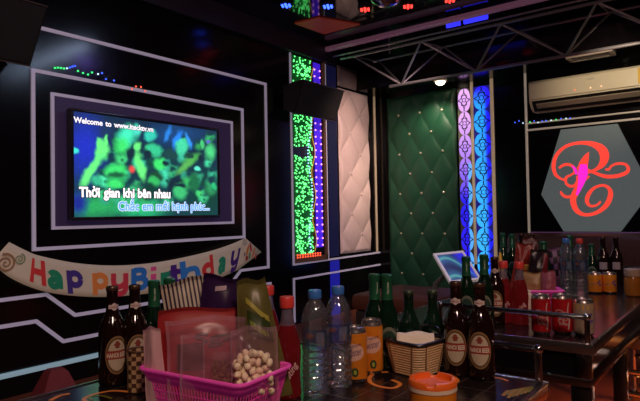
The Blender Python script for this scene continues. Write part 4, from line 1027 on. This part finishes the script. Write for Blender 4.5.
on_bag(bd, 'dark_panel', sh, lambda a, b: (.25+.6*a, .55+.20*b-.08*a), mat('olive_dark', (.035, .055, .012), .4)); on_bag(bd, 'yellow_print', sh, lambda a, b: (.25+.6*a, .80+.05*b-.16*a), mat('olive_yellow', (.40, .36, .06), .4)); on_bag(bd, 'green_print', sh, lambda a, b: (.3+.45*a, .62+.05*b-.10*a), mat('olive_lime', (.22, .30, .03), .4))
t, bd, sh = pouch('red_snack_bag', 'large red snack bag leaning in the pink basket', 'snack bag', 203, TAB+.012, 1.266, .200, .203, .032, RB, -.06, 0, 2, 1.0)
text_on_bag(bd, 'bag_lettering', sh, 'Sga', .40, .86, .60, .17, mat('dark_red_ink', (.05, .02, .012), .5), .03, .06)
on_bag(bd, 'food_print', sh, rect(.22, .50, .34, .62), mat('food_brown', (.10, .05, .03), .5)); on_bag(bd, 'rose_print', sh, rect(.60, .95, .18, .52), mat('food_rose', (.35, .10, .09), .5))
t, bd, sh = pouch('clear_wrapper_bag', 'large crinkled clear plastic bag in front of the red snack bag', 'snack bag', 208, TAB+.014, 1.215, .165, .188, .030, CLEARBAG, -.12, 0, 21, 1.12); seal(bd, sh)
t, bd, sh = pouch('dried_meat_bag', 'small clear bag of brown dried snack in front of the red bag', 'snack bag', 211, TAB+.014, 1.172, .125, .158, .024, CLEARBAG, -.14, 0, 31, 1.05); seal(bd, sh); on_bag(bd, 'fold_crease', sh, rect(.36, .385, .1, .97), clear('seal_film', (.9, .85, .88), .30), 12, .0012)
mb = MB(); rr = random.Random(9)
for k in range(26): 
    x, z = .022+.040*(rr.random()-.5), .058+.046*rr.random(); mb.ball((x, .004*(rr.random()-.5), z), (.004+.004*rr.random(), .003, .004+.006*rr.random()), 7, 5)
mesh_obj('dried_snack', mb, mat('dried_brown', (.16, .05, .025), .6, noise=.4), t); t.children[-1]['kind'] = 'stuff'
pouch('pink_snack_packet', 'small pale pink packet at the left end of the pink basket', 'snack packet', 156, TAB+.014, 1.238, .046, .165, .014, mat('pale_pink_film', (.62, .36, .38), .45, noise=.15), -.08, -.3, 14, .9, -.10)
t, bd, sh = pouch('pistachio_bag', 'clear bag of pistachio nuts at the right of the pink basket', 'snack bag', 254, TAB+.014, 1.188, .108, .172, .055, CLEARBAG, -.06, .2, 17, .9); seal(bd, sh)
base = t.matrix_basis.copy() if False else None
from mathutils import Euler
Mt = Matrix.Translation(t.location) @ Euler(t.rotation_euler).to_matrix().to_4x4()
rr = random.Random(4); spots = []
tries = 0
while len(spots) < 70 and tries < 20000:
    tries += 1
    x = -.042+.072*rr.random(); z = .040+.088*rr.random(); y = -.022+.030*rr.random()
    if z > .122-.5*max(0, x-.0)-.9*max(0, -.015-x): continue
    if all((Vector((x, y, z))-Vector(q)).length > .0132 for q in spots): spots.append((x, y, z))
nut0 = None
nm = mat('pistachio_shell', (.92, .76, .52), .55, noise=.15); km = mat('pistachio_kernel', (.30, .26, .06), .6)
for q in spots:
    p = Mt @ Vector(q)
    if nut0 is None:
        nut0 = thing('pistachio_nut', 'cream shelled pistachio nut inside the clear bag', 'nut', p, 0, 'pistachio nuts in the clear bag')
        mb = MB().ball((0, 0, 0), (.0098, .0070, .0075), 10, 7); mb.v = [(x, y, z*(1-.25*(x/.0098))) for x, y, z in mb.v]
        mesh_obj('shell', mb, nm, nut0); mesh_obj('kernel', MB().ball((.0028, -.0014, .0005), (.0073, .0061, .0022), 8, 5), km, nut0)
        o = nut0
    else: o = dup(nut0, p, 0)
    o.rotation_euler = (rr.random()*6, rr.random()*6, rr.random()*6)

# far table snacks
pink_basket('small pink plastic basket of snacks on the far table', tuple(at_z(541, 303, TAB)[:2])+(TAB,), .5, .085, .062, .062)
t, bd, sh = pouch('red_crisp_bag', 'red and orange crisp bag standing on the far table', 'snack bag', 521, TAB+.002, 3.05, .11, .245, .05, mat('crisp_red', (.26, .018, .010), .35, noise=.3), -.1, .1, 41, .75, .12)
on_bag(bd, 'orange_print', sh, rect(.2, .8, .42, .54), mat('crisp_orange', (.75, .32, .04), .4)); text_on_bag(bd, 'bag_lettering', sh, 'ZOO', .25, .75, .44, .09, BLACKINK, .03)
t, bd, sh = pouch('brown_crisp_bag', 'dark brown crisp bag with an orange crest, leaning behind red crisp bag', 'snack bag', 531, TAB+.002, 3.12, .10, .275, .05, mat('crisp_brown', (.10, .02, .02), .35, noise=.3), -.1, .1, 43, .8, .02)
on_bag(bd, 'orange_print', sh, lambda a, b: (.45+.25*a, .60+.28*b-.10*a), mat('crisp_tan', (.55, .25, .12), .4))
t, bd, sh = pouch('black_snack_pouch', 'black snack pouch with dark red edge behind the small pink basket', 'snack bag', 537, TAB+.002, 2.95, .11, .215, .04, mat('crisp_black', (.020, .008, .010), .3, noise=.3), -.05, 0, 45, .8, .10)
on_bag(bd, 'red_stripe', sh, rect(.70, .95, .1, .9), mat('crisp_darkred', (.22, .015, .025), .4))
pouch('pink_snack_bag', 'pale pink snack bag sitting in the small pink basket', 'snack bag', 549, TAB+.012, 2.55, .065, .135, .03, mat('snack_pink', (.36, .09, .12), .45, noise=.15), -.1, 0, 47, .9)
pouch('yellow_snack_bag', 'golden yellow snack bag lying in the small pink basket', 'snack bag', 534, TAB+.012, 2.60, .085, .125, .03, mat('snack_yellow', (.42, .24, .09), .45, noise=.3), -.1, 0, 48, 1.0)
t, bd, sh = pouch('checked_snack_bag', 'mauve and black checked snack bag left of the far water bottles', 'snack bag', 558, TAB+.002, 3.05, .085, .215, .03, mat('mauve_film', (.24, .10, .20), .4, noise=.2), 0, 0, 51, .9, -.05)
for i in range(3):
    for j in range(4):
        if (i+j) % 2: on_bag(bd, 'check_print', sh, rect(.08+.28*i, .36+.28*i, .3+.16*j, .46+.16*j), mat('check_black', (.02, .012, .018), .4), 3)
c = at_d(525.5, 296, 2.28); t = thing('tissue_packet', 'small white tissue packet behind the left cola can', 'tissues', (c.x, c.y, TAB), face_cam(c))
mesh_obj('packet', MB().box((-.026, -.014, .001), (.026, .014, .088), .006), mat('tissue_white', (.80, .66, .55), .6, bump=.3), t)
mesh_obj('tissue_tip', MB().prism([(-.02, .086), (.018, .086), (.022, .100), (-.004, .106), (-.024, .097)], lambda a, b, h: (a, h, b), -.006, .006), mat('tissue_tip_white', (.85, .74, .64), .7), t, False)

# touch screen tablet on its stand
A, TR, BLc = at_d(433, 254, 3.0), at_d(463, 251, 3.02), at_d(450, 283, 2.83)
ex = (TR-A); ey = (BLc-A)
t = thing('tablet_screen', 'white framed tilted tablet with blue picture on a stand behind the green bottle necks', 'tablet', A)
nrm = ey.cross(ex).normalized()
if nrm.dot(A) > 0: nrm = -nrm
def tp_(u, v, h=0.0): return ex*u+ey*v+nrm*h
def slab(u0, u1, v0, v1, h0, h1): return MB().prism([(u0, v0), (u1, v0), (u1, v1), (u0, v1)], lambda a, b, h: tp_(a, b, h), h0, h1)
mesh_obj('frame', MB().add(slab(0, 1, 0, .065, -.012, .004).v, slab(0, 1, 0, .065, 0, 1).f).add(slab(0, 1, .94, 1, -.012, .004).v, slab(0, 1, 0, .06, 0, 1).f).add(slab(0, .085, .065, .94, -.012, .004).v, slab(0, 1, 0, .06, 0, 1).f).add(slab(.93, 1, .065, .94, -.012, .004).v, slab(0, 1, 0, .06, 0, 1).f), mat('tablet_white', (.75, .66, .62), .35, emit=(.5, .42, .4), es=.25), t, False)
mb = MB(); cols = []; n = 40
for j in range(n+1):
    for i in range(n+1):
        u, v = i/n, j/n; mb.v.append(tp_(.085+.845*u, .065+.875*v, .0)); w = math.sin(9*v-5*u+2*math.sin(4*u))
        c = mix((.005, .012, .05), (.02, .10, .22), .5+.5*w)
        if w > .8: c = mix(c, (.10, .40, .35), (w-.8)*4)
        c = mix(c, (.02, .015, .70), sm((u-.45-.3*v)*2.5)); cols.append(c)
for j in range(n):
    for i in range(n): a = j*(n+1)+i; mb.f.append((a, a+1, a+n+2, a+n+1))
mesh_obj('display', mb, attr_mat('tablet_picture', .9), t, cols=cols)
mesh_obj('back_case', slab(.02, .98, .02, .98, -.020, -.0121), mat('tablet_back', (.2, .2, .2), .5), t, False)
f = tp_(.3, .5, -.02); FZ = FLOOR-A.z; mesh_obj('stand', MB().tube([f, (f.x-.10, f.y+.03, f.z-.08), (f.x-.12, f.y+.03, f.z-.2), (f.x-.12, f.y+.03, FZ+.012)], .012, 8).lathe([(.13, .001), (.13, .010), (.02, .022)], 24, (f.x-.12, f.y+.03, FZ)), mat('stand_grey', (.25, .25, .27), .4, .5), t)

# ------------------------------------------------------------------ lights
def area(name, loc_, target, size, power, col, sy=None, spread=None):
    l = bpy.data.lights.new(name, 'AREA'); l.energy = power; l.color = col; l.size = size
    if sy: l.shape = 'RECTANGLE'; l.size_y = sy
    if spread: l.spread = spread
    o = bpy.data.objects.new(name, l); COL.objects.link(o); o.location = loc_
    o.rotation_euler = (Vector(target)-Vector(loc_)).to_track_quat('-Z', 'Y').to_euler(); return o
def spot(name, loc_, target, power, col, ang, blend=.6, r=.03):
    l = bpy.data.lights.new(name, 'SPOT'); l.energy = power; l.color = col; l.spot_size = ang; l.spot_blend = blend; l.shadow_soft_size = r
    o = bpy.data.objects.new(name, l); COL.objects.link(o); o.location = loc_
    o.rotation_euler = (Vector(target)-Vector(loc_)).to_track_quat('-Z', 'Y').to_euler(); return o
def glow_point(name, loc_, power, col, r=.03):
    l = bpy.data.lights.new(name, 'POINT'); l.energy = power; l.color = col; l.shadow_soft_size = r
    o = bpy.data.objects.new(name, l); COL.objects.link(o); o.location = loc_
area('room_lamp', (.75, -.25, 1.45), (-.8, 1.3, -.4), .30, 25, (1, .66, .52))
area('room_lamp_rear', (.9, 1.6, 1.5), (-.9, 2.6, -.4), .25, 5, (1, .55, .45))
for x, y, p in ((-.9, -.9, 2.2), (.2, .5, 2.4), (1.3, .9, 2.2), (-.3, -1.8, 2.2)): glow_point('added_glint_light', (x, y, 1.5), p, (1, .70, .55), .025)  # unseen point lamps added for crisp highlights on the bottles
for x, y in ((-.2, .9), (.9, -.6)): glow_point('added_blue_glint_light', (x, y, 1.5), 1.2, (.12, .15, 1), .03)  # unseen blue point lamps added for glints on the water bottles
spot('wall_wash', (-.3, .6, 1.5), (XL, 2.4, -.2), 36, (1, .66, .66), 1.3, .9, .03)
area('padding_wash', (-1.9, 4.0, 1.35), (XL, 4.78, .3), .2, 5.5, (1, .70, .60), spread=1.2)
spot('green_downlight', (-2.36, 4.86, SOF-.05), (-2.62, 5.25, .3), 24, (1, .86, .62), 1.75, .8)
spot('air_conditioner_downlight', (-.62, 4.05, 1.12), (-1.0, YB, 1.0), 25, (1, .84, .58), 1.0, .9)
spot('sofa_downlight', (.3, 3.6, 1.5), (-.3, 4.6, -.4), 14, (1, .6, .4), 1.3, .9)
spot('blue_stage_beam', (-2.0, 3.0, 1.5), (-3.1, 4.4, -.6), 14, (.05, .05, 1), .5, .8)
area('violet_stage_light', (-1.2, 3.0, 1.55), (-.6, 2.2, TAB), .10, 3, (.25, .12, 1))
area('added_rail_highlight', (-.9, 2.75, 1.56), (-.9, 2.2, TAB), 1.6, 9, (.55, .70, 1), .03)  # strip lamp added to draw long highlights on the chrome rails
spot('under_table_glow', (-.25, 2.75, -.56), (-.28, 2.9, FLOOR), 22, (1, .34, .08), 2.6, .9, .03)
w = bpy.data.worlds.new('world'); sc.world = w; w.use_nodes = True
w.node_tree.nodes['Background'].inputs[0].default_value = (.02, .015, .03, 1); w.node_tree.nodes['Background'].inputs[1].default_value = .2
sc.view_settings.view_transform = 'Standard'
sc.view_settings.look = 'None'
